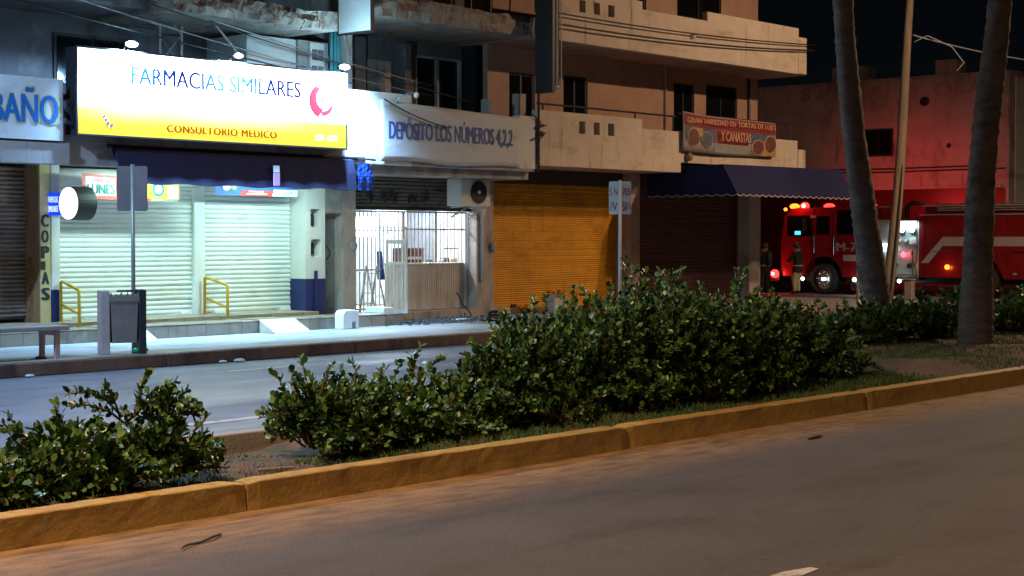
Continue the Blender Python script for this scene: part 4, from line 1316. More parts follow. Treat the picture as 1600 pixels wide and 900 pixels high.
a2 = thing('awning', (28.7, 18, 2.45), 'blue box awning with scalloped pale edge over the corner shop', 'awning')
x0, x1 = 26.4, 31.0
q = MB()
q.add([(x0, 17.42, 2.46), (x0, 17.75, 3.03), (x0, 19.6, 2.97), (x0, 19.6, 2.46), (x1, 17.42, 2.46), (x1, 17.75, 3.06), (x1, 19.6, 2.97), (x1, 19.6, 2.46)],
      [(0, 1, 2, 3), (0, 4, 5, 1), (1, 5, 6, 2), (7, 6, 5, 4)])
o = q.build('cloth', 'blue_fabric', a2)
md = o.modifiers.new('solid', 'SOLIDIFY'); md.thickness = 0.012 * S
def scallop(p, d, n, w):
    q = MB()
    k = 8
    for i in range(n):
        for j in range(k + 1):
            t = (i + j / k) * w
            a = (p[0] + d[0] * t, p[1] + d[1] * t)
            dz = 0.015 + 0.035 * math.sin(math.pi * j / k)
            q.v += [(a[0], a[1], p[2]), (a[0], a[1], p[2] - dz)]
            q.v += [(a[0], a[1], p[2] - dz - 0.022)]
        b = i * (k + 1) * 3
        for j in range(k):
            q.f.append((b + j * 3, b + j * 3 + 3, b + j * 3 + 4, b + j * 3 + 1))
    return q
def scallop_trim(p, d, n, w):
    q = MB()
    k = 8
    for i in range(n):
        for j in range(k + 1):
            t = (i + j / k) * w
            a = (p[0] + d[0] * t, p[1] + d[1] * t)
            dz = 0.015 + 0.035 * math.sin(math.pi * j / k)
            q.v += [(a[0] - 0.004, a[1] - 0.004, p[2] - dz + 0.004), (a[0] - 0.004, a[1] - 0.004, p[2] - dz - 0.018)]
        b = i * (k + 1) * 2
        for j in range(k):
            q.f.append((b + j * 2, b + j * 2 + 2, b + j * 2 + 3, b + j * 2 + 1))
    return q
for p, d, n, w in (((x0, 17.41, 2.462), (1, 0), 20, 0.23), ((x0 - 0.008, 17.41, 2.462), (0, 1), 9, 0.24)):
    scallop(p, d, n, w).build('valance', 'blue_fabric', a2)
    scallop_trim(p, d, n, w).build('valance_trim', 'stripe', a2)
for x in (x0 + 0.03, x1 - 0.03):
    MB().tube([(x, 19.55, 2.5), (x, 17.5, 2.5), (x, 17.78, 3.0), (x, 19.55, 2.93)], 0.015, 6).build('frame_tube', 'galv', a2)

# ================================================================== AIR CONDITIONER
ac = thing('air_conditioner', (20.9, 19.3, 2.1), 'white air conditioner unit tilted above the liquor shop opening', 'air conditioner')
q = MB().box(20.46, 21.22, 19.22, 19.58, 2.14, 2.62)
q.build('casing', 'wall_white', ac, bevel=0.02)
MB().disc((20.90, 19.215, 2.39), 'y', 0.20, 0.012, 28).build('fan_opening', 'black', ac)
for r_ in (0.20, 0.15, 0.10, 0.05):
    MB().tube([(20.90 + r_ * math.cos(t), 19.205, 2.39 + r_ * math.sin(t)) for t in np.linspace(0, 2 * math.pi, 25)], 0.006, 5).build('grille_ring', 'dark_metal', ac)
MB().disc((20.90, 19.20, 2.39), 'y', 0.035, 0.02, 12).build('hub', 'wall_white', ac)
for x in (20.6, 21.08):
    MB().tube([(x, 19.6, 2.12), (x, 19.2, 2.12), (x, 19.6, 1.95)], 0.018, 6).build('bracket', 'galv', ac)
MB().tube([(21.24, 19.3, 2.4), (21.36, 19.4, 2.3), (21.38, 19.57, 1.9), (21.38, 19.57, 0.8)], 0.03, 8).build('drain_pipe', 'wall_white', ac, smooth=True)

# ================================================================== SHOP CONTENTS
lp = thing('shop_lamp', (19.5, 21.3, 1.5), 'bright white light panel inside the liquor shop at left', 'lamp')
box('light_panel', (19.92, 20.44, 21.3, 21.33, 1.60, 1.96), 'e_shop', lp)
box('casing', (19.90, 20.46, 21.332, 21.40, 1.58, 1.98), 'white_metal', lp)
MB().tube([(20.18, 21.36, 1.98), (20.18, 21.36, 2.5)], 0.015, 6).build('hanger', 'white_metal', lp)
cl = thing('ceiling_lamp', (20.6, 21.6, 2.4), 'ceiling batten lighting the liquor shop interior', 'lamp')
box('batten', (19.9, 21.3, 21.5, 21.62, 2.43, 2.498), 'white_metal', cl)
lamp('shop_glow', 'AREA', (20.6, 21.56, 2.41), SHOP, (0.66, 0.84, 1.0), cl, (1.4, 0.12), (0, 0, 0))
lamp('shop_glow', 'AREA', (20.4, 20.6, 2.41), SHOP * 0.8, (0.72, 0.87, 1.0), cl, (1.4, 0.12), (0, 0, 0))
sf = thing('bottle_shelf', (21.5, 22.9, 0.3), 'pale shelf unit along the back wall of the liquor shop', 'shelf')
for z in (0.5, 0.95, 1.4, 1.85):
    box('shelf_board', (20.6, 22.18, 22.75, 23.18, z, z + 0.03), 'white_metal', sf)
for x in (20.58, 21.3):
    box('upright', (x, x + 0.03, 22.75, 23.18, 0.3, 2.2), 'white_metal', sf)
rf = thing('display_fridge', (20.9, 22.0, 0.3), 'pale blue drinks fridge behind the liquor shop counter', 'fridge')
box('cabinet', (20.9, 21.75, 21.9, 22.5, 0.31, 2.25), 'board_blue', rf, bevel=0.02)
box('door', (20.94, 21.71, 21.87, 21.898, 0.5, 1.75), 'interior', rf)
box('header', (20.92, 21.73, 21.86, 21.898, 1.80, 2.2), 'e_disc', rf)
cr = thing('bottle_crate', (20.05, 20.1, 1.14), 'dark red slatted bottle crate on the liquor shop counter', 'crate')
cw = 0.5
for k in range(4):
    box('slat', (19.84 + 0.125 * k, 19.95 + 0.125 * k, 20.02, 20.05, 1.14, 1.40), 'crate_red', cr)
MB().box(19.83, 20.34, 20.05, 20.07, 1.16, 1.2).box(19.83, 20.34, 20.05, 20.07, 1.30, 1.36).box(19.83, 19.86, 20.05, 20.3, 1.14, 1.4).box(20.31, 20.34, 20.05, 20.3, 1.14, 1.4).box(19.86, 20.31, 20.28, 20.3, 1.14, 1.4).build('body', 'crate_red', cr)
box('label_card', (19.90, 20.28, 20.005, 20.018, 1.20, 1.25), 'paper', cr)
for k, (x, w, h, m, nm, lb, ct_) in enumerate(((20.52, 0.14, 0.07, 'black', 'packet', 'black packet lying on the counter beside the red crate', 'packet'), (20.68, 0.16, 0.06, 'paper', 'packet', 'pale packet in the middle of the liquor shop counter', 'packet'), (20.86, 0.12, 0.09, 'ash', 'packet', 'charred packet on the right half of the liquor shop counter', 'packet'), (21.03, 0.15, 0.08, 'pillar_cream', 'packet', 'cream coloured packet at the right end of the counter', 'packet'))):
    q = MB()
    q.prism([(x, 1.14), (x + w, 1.14), (x + w * 0.92, 1.14 + h), (x + w * 0.1, 1.14 + h * 0.8)], 'y', 20.0, 20.16)
    tag(q.build(nm, m, bevel=0.008), lb, ct_)
ld = thing('step_ladder', (19.1, 20.1, 0.3), 'folding metal step ladder just inside the shop grille', 'ladder')
for s_ in (0, 0.26):
    MB().tube([(18.98, 19.98 + s_, 0.3), (19.16, 20.0 + s_, 1.1)], 0.02, 6).build('leg', 'galv', ld)
    MB().tube([(19.36, 19.98 + s_, 0.3), (19.16, 20.0 + s_, 1.1)], 0.016, 6).build('leg', 'galv', ld)
for k in range(4):
    z = 0.45 + 0.17 * k
    x = 18.98 + 0.18 * (z - 0.3) / 0.8
    box('tread', (x - 0.03, x + 0.05, 19.98, 20.24, z, z + 0.02), 'galv', ld)
jk = thing('hanging_cloth', (19.45, 20.2, 0.8), 'blue cloth hanging behind the open barred door', 'cloth')
q = MB()
for i in range(9):
    for j in range(7):
        u, w = i / 8, j / 6
        q.v.append((19.36 + 0.20 * u * (1 - 0.35 * w), 20.2 + 0.03 * math.sin(u * 9), 0.85 + 0.5 * w))
q.f = [(i * 7 + j, (i + 1) * 7 + j, (i + 1) * 7 + j + 1, i * 7 + j + 1) for i in range(8) for j in range(6)]
o = q.build('fabric', 'cloth_blue', jk, smooth=True)
md = o.modifiers.new('solid', 'SOLIDIFY'); md.thickness = 0.02
MB().tube([(19.44, 20.2, 1.35), (19.44, 20.2, 2.02)], 0.006, 5).build('cord', 'cable', jk)
fn = thing('pedestal_fan', (18.7, 20.4, 0.3), 'grey pedestal fan standing behind the left part of the grille', 'fan')
MB().tube([(18.75, 20.4, 0.33), (18.75, 20.4, 1.0)], 0.018, 8).build('pole', 'galv', fn)
MB().disc((18.75, 20.4, 0.32), 'z', 0.17, 0.03, 20).build('base', 'galv', fn)
for r_ in (0.19, 0.13, 0.07):
    MB().tube([(18.75 + r_ * math.cos(t), 20.34, 1.0 + r_ * math.sin(t)) for t in np.linspace(0, 2 * math.pi, 21)], 0.007, 5).build('cage_ring', 'galv', fn)
for k in range(4):
    t = k * math.pi / 2
    MB().prism([(18.75, 1.0), (18.75 + 0.17 * math.cos(t), 1.0 + 0.17 * math.sin(t)), (18.75 + 0.17 * math.cos(t + .7), 1.0 + 0.17 * math.sin(t + .7))], 'y', 20.36, 20.37).build('blade', 'board_blue', fn)

# ================================================================== STREET FURNITURE
# yellow handrails
for X, lb in ((12.62, 'yellow tube handrail beside the lettered pillar'), (15.36, 'yellow tube handrail between the two white shutters')):
    hr = thing('handrail', (X, 19.2, 0.16), lb, 'handrail', 'yellow handrails at the pharmacy ramps')
    ya, yb = (19.55, 19.1) if X < 14 else (19.86, 19.3)
    MB().tube([(X, ya, 0.40), (X, ya, 0.965), (X, ya - 0.03, 0.98), (X, yb + 0.03, 0.868), (X, yb, 0.85), (X, yb, 0.345)], 0.022, 8).build('rail', 'rail_yellow', hr, smooth=True)
    MB().tube([(X, ya, 0.66), (X, yb, 0.53)], 0.020, 8).build('mid_rail', 'rail_yellow', hr, smooth=True)
    for y in (ya, yb):
        MB().disc((X, y, 0.412 if y == ya and True else 0.356), 'z', 0.045, 0.012, 12).build('foot_plate', 'rail_yellow', hr)
# ramps
for X0, X1, lb in ((12.70, 13.35, 'worn chequer plate ramp behind the litter bin'), (15.45, 16.15, 'worn chequer plate ramp right of the middle handrail')):
    rp = thing('ramp', ((X0 + X1) / 2, 18.7, 0.16), lb, 'ramp', 'plate ramps up to the pharmacy')
    MB().prism([(18.28, 0.164), (18.684, 0.36), (19.2, 0.36), (19.2, 0.352), (18.684, 0.352), (18.66, 0.33), (18.66, 0.164)], 'x', X0, X1).build('plate', 'tile', rp)
# white block
wb = MB()
wb.prism([(16.92, 0.16), (16.92, 0.40), (16.98, 0.455), (17.20, 0.455), (17.26, 0.40), (17.26, 0.16), (17.20, 0.16), (17.20, 0.26), (17.16, 0.28), (17.12, 0.26), (17.12, 0.16)], 'y', 18.42, 18.62)
tag(wb.build('concrete_block', 'wall_white', bevel=0.015), 'chipped white concrete block by the navy column foot', 'block')
# litter bin: two plates carrying a tub
bn = thing('litter_bin', (11.5, 16.5, 0.16), 'brown metal litter bin between two posts at the kerb', 'litter bin')
A0, A1 = Vector((11.27, 16.60, 0)), Vector((11.77, 16.36, 0))
ax = (A1 - A0).normalized()
ay = Vector((-ax.y, ax.x, 0))
def bp_(u, w, z):
    p = A0 + ax * u + ay * w
    return (p.x, p.y, z)
def obox(u0, u1, w0, w1, z0, z1):
    q = MB()
    v = [bp_(u, w, z) for z in (z0, z1) for u, w in ((u0, w0), (u1, w0), (u1, w1), (u0, w1))]
    q.add(v, [(0, 3, 2, 1), (4, 5, 6, 7), (0, 1, 5, 4), (1, 2, 6, 5), (2, 3, 7, 6), (3, 0, 4, 7)])
    return q
obox(0, 0.11, 0, 0.30, 0.16, 0.94).build('post', 'bin_pink', bn, bevel=0.01)
obox(0.46, 0.55, 0, 0.30, 0.16, 0.95).build('post', 'black', bn, bevel=0.01)
q = MB()
TW, BW = [(0.115, 0.0), (0.455, 0.0), (0.455, 0.30), (0.115, 0.30)], [(0.14, 0.03), (0.43, 0.03), (0.43, 0.27), (0.14, 0.27)]
q.add([bp_(u, w, 0.30) for u, w in BW] + [bp_(u, w, 0.87) for u, w in TW] + [bp_(u * 0.96 + 0.011, w * 0.9 + 0.015, 0.87) for u, w in TW] + [bp_(u, w, 0.55) for u, w in BW],
      [(3, 2, 1, 0), (0, 1, 5, 4), (1, 2, 6, 5), (2, 3, 7, 6), (3, 0, 4, 7), (4, 5, 9, 8), (5, 6, 10, 9), (6, 7, 11, 10), (7, 4, 8, 11), (8, 9, 13, 12), (9, 10, 14, 13), (10, 11, 15, 14), (11, 8, 12, 15), (12, 13, 14, 15)])
q.build('tub', 'bin_brown', bn)
q = MB()
for k in range(40):     # ragged liner over the rim
    t = k / 39
    u = 0.105 + 0.36 * t
    q.v += [bp_(u, -0.006, 0.80 + 0.03 * math.sin(k * 1.9)), bp_(u, -0.008, 0.89 + 0.025 * math.sin(k * 0.9) + random.uniform(-.012, .02)), bp_(u, 0.03, 0.895)]
q.f = [(3 * k + j, 3 * k + 3 + j, 3 * k + 4 + j, 3 * k + 1 + j) for k in range(39) for j in range(2)]
q.build('liner', 'bin_brown', bn)
obox(0.22, 0.42, 0.14, 0.17, 0.92, 0.945).build('handle', 'black', bn)
gb = MB().tube([(11.66, 16.50, 0.205), (11.80, 16.47, 0.205), (11.85, 16.46, 0.205)], [0.04, 0.04, 0.015], 8)
tag(gb.build('bottle', mat('green_glass', (0.02, 0.28, 0.10), 0.2, var=0.1), smooth=True), 'green bottle lying under the litter bin', 'bottle')

# street signs with two plates on a pole
def street_sign(x, y, lb, front, m_plate, m_pole, a0, top):
    t = thing('street_sign', (x, y, 0.16), lb, 'street sign', 'two plate street signs')
    MB().tube([(x, y, 0.165), (x, y, top + 0.02)], 0.026, 8).build('pole', m_pole, t, smooth=True)
    for k, a in enumerate((a0, a0 + front)):
        q = MB()
        c, s_ = math.cos(a), math.sin(a)
        w, h, r_ = 0.17, 0.56, 0.03
        pts = []
        for cx, cz, t0 in ((w - r_, r_, -90), (w - r_, h - r_, 0), (r_, h - r_, 90), (r_, r_, 180)):
            for j in range(4):
                tt = math.radians(t0 + 30 * j)
                pts.append((cx + r_ * math.cos(tt), cz + r_ * math.sin(tt)))
        n = len(pts)
        off = 0.022
        nv = (s_ * 0.008, -c * 0.008)
        f_ = [(x + c * (u + off) + nv[0], y + s_ * (u + off) + nv[1], top - h + w_) for u, w_ in pts]
        b_ = [(x + c * (u + off) - nv[0], y + s_ * (u + off) - nv[1], top - h + w_) for u, w_ in pts]
        q.add(f_ + b_, [tuple(range(n)), tuple(range(2 * n - 1, n - 1, -1))] + [(i, i + n, (i + 1) % n + n, (i + 1) % n) for i in range(n)])
        pl = q.build('plate', m_plate, t)
        if m_plate == 'sign_white':
            ux = Vector((c, s_, 0))
            out = Vector((s_, -c, 0))
            if out.dot(Vector((-x, -y, 0))) < 0: out = -out
            sgn = 1
            p0 = Vector((x, y, 0)) + ux * (off + 0.02)
            uxx = ux
            if k == 0:
                p0 = Vector((x, y, 0)) + ux * (off + 0.15)
                uxx = -ux
            text('5 N' if k == 0 else '705', p0 + Vector((0, 0, top - 0.24)), uxx, (0, 0, 1), 0.13, 0.13, out, 'red_ink', t, bold=0.01, th=0.012)
            text('/V' if k == 0 else '50 \\', p0 + Vector((0, 0, top - 0.50)), uxx, (0, 0, 1), 0.13, 0.15, out, 'red_ink', t, bold=0.01, th=0.012)
    return t
# plate directions roughly left / right of the pole as one looks along the street
street_sign(11.85, 16.75, 'dark backed street sign on a pole behind the litter bin', R(165), 'sign_back', 'galv', R(140), 2.48)
street_sign(21.6, 16.6, 'white street sign with red marks on a white pole before the orange shutter', R(205), 'sign_white', 'white_metal', R(115), 2.54)

# bench
be = thing('bench', (9.4, 16.7, 0.16), 'grey slab bench at the kerb in front of the rusty shutter', 'bench')
box('seat', (7.6, 10.72, 16.42, 16.86, 0.50, 0.555), 'galv', be, bevel=0.012)
for x in (7.9, 10.55):
    MB().box(x, x + 0.06, 16.46, 16.50, 0.163, 0.499).box(x, x + 0.06, 16.78, 16.82, 0.163, 0.499).box(x, x + 0.06, 16.50, 16.78, 0.44, 0.499).build('leg', 'bin_pink', be)
tag(MB().ball((10.45, 16.62, 0.175), 0.06, 8, 5, (1.3, 1, 0.4)).build('rag', 'ash'), 'small dark rag on the pavement by the bench leg', 'rag')
# planter with leaves before the orange shutter
pp = thing('planter', (23.25, 19.5, 0.16), 'small pale planter box standing before the orange shutter', 'planter')
box('box', (23.05, 23.42, 19.25, 19.5, 0.162, 0.50), 'plant_pot', pp, bevel=0.01)
# thin post and bollards near the corner
tag(MB().tube([(30.6, 17.1, 0.16), (30.6, 17.1, 1.3)], 0.035, 8).tube([(30.6, 17.1, 1.3), (30.6, 17.1, 1.34)], [0.045, 0.02], 8).build('post', 'soffit', smooth=True), 'thin pale post on the corner pavement left of the leaning palm', 'post')
tag(MB().box(32.86, 33.04, 17.02, 17.2, 0.162, 0.62).prism([(32.84, 17.0), (33.06, 17.0), (33.06, 17.22), (32.84, 17.22)], 'z', 0.622, 0.66).build('bollard', 'bin_brown', bevel=0.012), 'square brown bollard at the corner below the pump panel', 'bollard')

# debris after the fire
sm = MB()
for k in range(420):
    a = random.gauss(0, 1), random.gauss(0, 1)
    x, y = 19.6 + 0.75 * a[0], 18.95 + 0.25 * a[1]
    s_ = random.uniform(0.015, 0.085)
    if y > 19.5 or y < 18.2: continue
    r_ = random.uniform(0, 3.1)
    v = [(x + s_ * math.cos(r_ + t), y + s_ * 0.7 * math.sin(r_ + t), 0.162) for t in (0, 1.6, 3.0, 4.6)]
    sm.add(v + [(x + random.uniform(-.01, .01), y, 0.162 + s_ * random.uniform(0.3, 1.0))], [(0, 1, 4), (1, 2, 4), (2, 3, 4), (3, 0, 4)])
tag(sm.build('ash_debris', 'ash'), 'black burnt debris scattered before the liquor shop', 'debris', kind='stuff')
sm = MB()
n = 26
pts = [(19.75 + (1.75 + 0.3 * math.sin(3 * t) + random.uniform(-.1, .1)) * math.cos(t), 18.98 + (0.62 + 0.12 * math.sin(4 * t + 1) + random.uniform(-.04, .04)) * math.sin(t)) for t in np.linspace(0, 2 * math.pi, n, endpoint=False)]
sm.add([(19.75, 18.98, 0.167)] + [(a, b, 0.167) for a, b in pts], [(0, 1 + k, 1 + (k + 1) % n) for k in range(n)])
tag(sm.build('sooty_puddle', mat('soot_wet', (0.032, 0.030, 0.030), 0.6, var=0.5, sc=3, spec=0.25)), 'wet sooty stain on the pavement before the liquor shop', 'puddle', kind='stuff')
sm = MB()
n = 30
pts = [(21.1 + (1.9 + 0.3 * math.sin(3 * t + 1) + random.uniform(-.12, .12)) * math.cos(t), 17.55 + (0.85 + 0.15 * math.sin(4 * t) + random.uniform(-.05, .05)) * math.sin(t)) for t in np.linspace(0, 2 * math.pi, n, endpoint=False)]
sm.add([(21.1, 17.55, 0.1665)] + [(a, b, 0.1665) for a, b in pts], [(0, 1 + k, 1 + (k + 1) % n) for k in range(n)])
tag(sm.build('unlit_stain_patch', mat('unlit_stain_patch', (0.13, 0.12, 0.11), 0.6, var=0.5, sc=2.5)), 'grey stained patch painted darker for the unlit pavement right of the debris', 'puddle', kind='stuff')  # pavement beyond the floodlight's reach, its dimness painted into a stained patch
def lump(name, m, c, dims, lb, cat, seed):
    r = random.Random(seed)
    q = MB()
    q.ball(c, 1.0, 12, 7, dims)
    q.v = [(p[0] + r.uniform(-.15, .15) * dims[0], p[1] + r.uniform(-.15, .15) * dims[1], max(0.162, p[2] + r.uniform(-.2, .2) * dims[2])) for p in q.v]
    return tag(q.build(name, m, smooth=True), lb, cat)
lump('rubbish_bag', 'bag', (20.2, 18.25, 0.19), (0.26, 0.10, 0.055), 'flat black rubbish bag on the pavement before the liquor shop', 'bag', 1)
lump('rubbish_bag', 'bag', (21.55, 19.42, 0.20), (0.13, 0.10, 0.07), 'small black bag at the foot of the pier beside the orange shutter', 'bag', 2)
q = MB().prism([(19.75, 18.62), (20.05, 18.66), (20.03, 18.80), (19.72, 18.76)], 'z', 0.19, 0.20)
tag(q.build('board_scrap', 'paper'), 'pale board scrap lying in the burnt debris', 'scrap')
q = MB().prism([(18.75, 18.85), (19.15, 18.88), (19.1, 19.02), (18.8, 18.98)], 'z', 0.17, 0.19)
tag(q.build('board_scrap', 'ash'), 'charred board at the left edge of the debris', 'scrap')
cord = [(20.7, 19.56, 0.60), (20.78, 19.55, 0.52), (20.80, 19.53, 0.40), (20.92, 19.5, 0.30), (20.97, 19.46, 0.21), (20.88, 19.40, 0.18), (20.78, 19.44, 0.18), (20.84, 19.50, 0.24)]
tag(MB().tube(cord, 0.014, 6).build('burnt_cable', 'ash', smooth=True), 'burnt cable hanging down the shop counter', 'cable')
for k, (x, y, lb) in enumerate(((13.0, 16.1, 'crumpled white paper in the gutter left of the block'), (12.75, 16.12, 'small white litter scrap in the far gutter'), (10.0, 16.13, 'white scrap in the gutter before the bench'))):
    q = MB()
    q.ball((x, y, 0.02), 0.04 + 0.02 * (k == 0), 7, 4, (1.6, 0.9, 0.5))
    tag(q.build('litter', 'paper'), lb, 'litter')
# stick and gutter bits by the near kerb
st_ = []
for i in range(12):
    t = i / 11
    st_.append((4.96 + 0.42 * t, 6.62 + 0.012 * math.sin(t * 7) + 0.19 * t, 0.012 + 0.004 * math.sin(i)))
tag(MB().tube(st_, [0.002] + [0.0065] * 10 + [0.002], 6).build('stick', 'ash'), 'dark stick lying on the road below the yellow kerb', 'stick')
tag(MB().tube([(10.95, 6.55, 0.01), (11.12, 6.56, 0.012), (11.25, 6.60, 0.01)], [0.006, 0.016, 0.005], 6).build('stick', 'ash'), 'short dark twig on the road further along the kerb', 'stick')
tag(MB().prism([(6.62, 8.02), (6.86, 7.94), (6.88, 7.98), (6.64, 8.06)], 'z', 0.075, 0.10).build('wood_scrap', 'wood_pole'), 'flat wood scrap on the bare soil between two shrubs', 'scrap')
# ================================================================== FIRE ENGINE
ft = thing('fire_engine', (40.4, 20, 0), 'red fire engine with flashing beacons parked in the side street', 'fire engine')
XS = 39.3
def side(name, y0, y1, z0, z1, m, out=0.006, th=0.012, par=None, bevel=0.0):
    return box(name, (XS - out, XS - out + th, y0, y1, z0, z1), m, par or ft, bevel)
arch = [(23.06 + 0.60 * math.cos(t), 0.46 + 0.60 * math.sin(t)) for t in np.linspace(math.radians(2), math.radians(178), 16)]
prof = [(24.40, 0.48)] + [(24.42, 1.45), (24.30, 2.20), (24.05, 2.40), (21.75, 2.46), (21.55, 2.40), (21.5, 0.48)] + [(a, b) for a, b in reversed(arch)]
cab = MB().prism(prof, 'x', XS, XS + 2.0).build('cab', 'truck_red', ft)
side('stripe', 21.55, 22.42, 0.93, 1.10, 'stripe', par=cab)
for y0, y1, z0, z1 in ((22.86, 23.28, 1.66, 2.18), (22.05, 22.62, 1.66, 2.34), (23.42, 24.22, 1.62, 2.20)):
    side('cab_window', y0, y1, z0, z1, 'glass_dark', par=cab)
side('windscreen_pillar', 23.34, 23.39, 0.8, 2.38, 'truck_dark', 0.012, 0.015, par=cab)
side('door_gap', 22.76, 22.775, 0.60, 2.36, 'black', 0.004, 0.006, par=cab)
MB().tube([(XS - 0.05, 23.33, 1.15), (XS - 0.05, 23.33, 1.62)], 0.013, 6).build('grab_rail', 'chrome', cab)
MB().tube([(XS - 0.05, 22.70, 1.1), (XS - 0.05, 22.70, 1.62)], 0.013, 6).build('grab_rail', 'chrome', cab)
text('M-73', (XS - 0.012, 22.62, 1.20), (0, -1, 0), UZ, 0.78, 0.24, (-1, 0, 0), 'stripe', cab, bold=0.04)
side('door_handle', 22.82, 22.95, 1.22, 1.25, 'chrome', 0.03, 0.03, par=cab)
box('mirror', (XS - 0.22, XS - 0.06, 23.55, 23.62, 1.75, 2.1), 'black', cab, 0.01)
box('side_lamp', (XS - 0.02, XS, 23.28, 23.46, 2.13, 2.20), 'stripe', cab)
MB().box(XS - 0.1, XS + 2.05, 24.42, 24.85, 0.34, 0.62).build('bumper', 'chrome', ft, bevel=0.02)
MB().ball((XS - 0.12, 24.55, 0.55), 0.12, 12, 8).build('warning_light', 'e_red', ft, smooth=True)
MB().ball((XS - 0.08, 23.66, 0.42), 0.05, 10, 6).build('step_light', 'e_step', ft, smooth=True)
MB().ball((XS - 0.21, 24.55, 0.55), 0.05, 10, 6).build('warning_bulb', 'e_redcore', ft, smooth=True)
# light bar
lb_ = MB().box(XS + 0.05, XS + 1.9, 23.55, 24.05, 2.38, 2.42).build('light_bar', 'black', ft)
MB().ball((XS + 0.12, 23.72, 2.47), 0.125, 14, 8, (1, 1, 0.85)).build('beacon', 'e_red', lb_, smooth=True)
MB().ball((XS + 0.02, 23.70, 2.475), 0.055, 10, 6).build('beacon_bulb', 'e_redcore', lb_, smooth=True)
MB().ball((XS + 0.12, 24.05, 2.46), 0.13, 14, 8, (1, 1.15, 0.62)).build('beacon', 'e_amber', lb_, smooth=True)
MB().ball((XS + 0.10, 24.34, 2.38), 0.06, 12, 8, (1, 0.8, 0.8)).build('beacon', 'e_amber', lb_, smooth=True)
MB().ball((XS + 1.6, 23.8, 2.48), 0.11, 14, 8, (1, 1.6, 0.8)).build('beacon', 'e_red', lb_, smooth=True)
lamp('beacon_beam', 'SPOT', (XS + 2.2, 23.4, 2.56), 330, (1, 0.04, 0.045), ft, 0.08, (0, R(-88), 0), 110, 0.9)
lamp('beacon_beam', 'SPOT', (XS + 2.2, 21.6, 2.5), 150, (1, 0.04, 0.045), ft, 0.08, (0, R(-88), 0), 120, 0.9)
lamp('beacon_glow', 'POINT', (XS - 0.25, 23.8, 2.52), 28, (1, 0.05, 0.05), ft, 0.1)
lamp('beacon_glow', 'POINT', (XS + 2.2, 17.5, 2.6), 14, (1, 0.05, 0.05), ft, 0.1)
lamp('warning_glow', 'POINT', (XS - 0.35, 24.6, 0.55), 30, (1, 0.04, 0.03), ft, 0.06)
side('dash_screen', 23.78, 23.96, 1.66, 1.76, 'e_blue', 0.02, 0.02)
# wheels
def wheel(y, name='wheel'):
    c = (XS + 0.16, y, 0.43)
    w = MB()
    rr = [(0.0, 0.30), (-0.02, 0.40), (0.02, 0.425), (0.22, 0.425), (0.28, 0.40), (0.28, 0.28)]
    nseg = 32
    v, f = [], []
    for k in range(nseg):
        t = 2 * math.pi * k / nseg
        for dx, r_ in rr:
            v.append((c[0] - 0.14 + dx, c[1] + r_ * math.cos(t), c[2] + r_ * math.sin(t)))
    m_ = len(rr)
    for k in range(nseg):
        for j in range(m_ - 1):
            f.append((k * m_ + j, ((k + 1) % nseg) * m_ + j, ((k + 1) % nseg) * m_ + j + 1, k * m_ + j + 1))
    w.add(v, f)
    wh = w.build(name, 'rubber', ft, smooth=True)
    MB().disc((c[0] - 0.08, c[1], c[2]), 'x', 0.295, 0.03, 32).build('rim', 'chrome', wh)
    MB().disc((c[0] - 0.11, c[1], c[2]), 'x', 0.10, 0.06, 20).build('hub', 'chrome', wh)
    for k in range(8):
        t = 2 * math.pi * k / 8
        MB().ball((c[0] - 0.11, c[1] + 0.19 * math.cos(t), c[2] + 0.19 * math.sin(t)), 0.028, 8, 5).build('wheel_nut', 'chrome', wh, smooth=True)
    return wh
wheel(23.06)
wheel(18.35)
MB().ball((XS - 0.06, 23.02, 0.42), 0.045, 10, 6).build('hub_glint', 'e_step', ft, smooth=True)  # small glowing ball stands in for the glint on the wheel hub
box('chassis', (XS + 0.25, XS + 1.75, 15.4, 24.3, 0.36, 0.6), 'black', ft)
# lower skirts, steps and pump panel
box('step', (XS - 0.02, XS + 0.4, 21.55, 22.3, 0.36, 0.44), 'chrome', ft, 0.01)
box('fuel_tank', (XS + 0.02, XS + 0.4, 21.7, 22.2, 0.12, 0.355), 'chrome', ft, 0.03)
for y in (22.05, 21.85, 20.69):
    MB().ball((XS - 0.04, y, 0.42 if y != 20.69 else 0.41), 0.055 if y != 21.85 else 0.03, 10, 6).build('step_light', 'e_step', ft, smooth=True)
lamp('step_glow', 'POINT', (XS - 0.25, 21.9, 0.36), 5, (0.65, 1, 0.95), ft, 0.05)
lamp('step_glow', 'POINT', (XS - 0.25, 20.7, 0.34), 5, (0.65, 1, 0.95), ft, 0.05)
pp_ = box('pump_panel', (XS + 0.04, XS + 1.96, 20.16, 21.48, 0.5, 2.06), 'galv', ft, 0.01)
box('panel_hood', (XS - 0.08, XS + 0.06, 20.14, 20.86, 2.03, 2.10), 'truck_red', pp_)
box('panel_lamp', (XS - 0.06, XS + 0.0, 20.20, 20.82, 1.97, 2.02), 'e_pump', pp_)
lamp('panel_glow', 'AREA', (XS - 0.12, 20.5, 1.94), 14, (0.6, 0.9, 1.0), ft, (0.1, 0.6), (0, R(-25), 0))
box('panel_lamp', (XS - 0.06, XS + 0.0, 20.9, 21.3, 1.36, 1.42), 'e_pump', pp_)
lamp('panel_glow', 'AREA', (XS - 0.12, 21.1, 1.34), 6, (0.6, 0.9, 1.0), ft, (0.1, 0.4), (0, R(-25), 0))
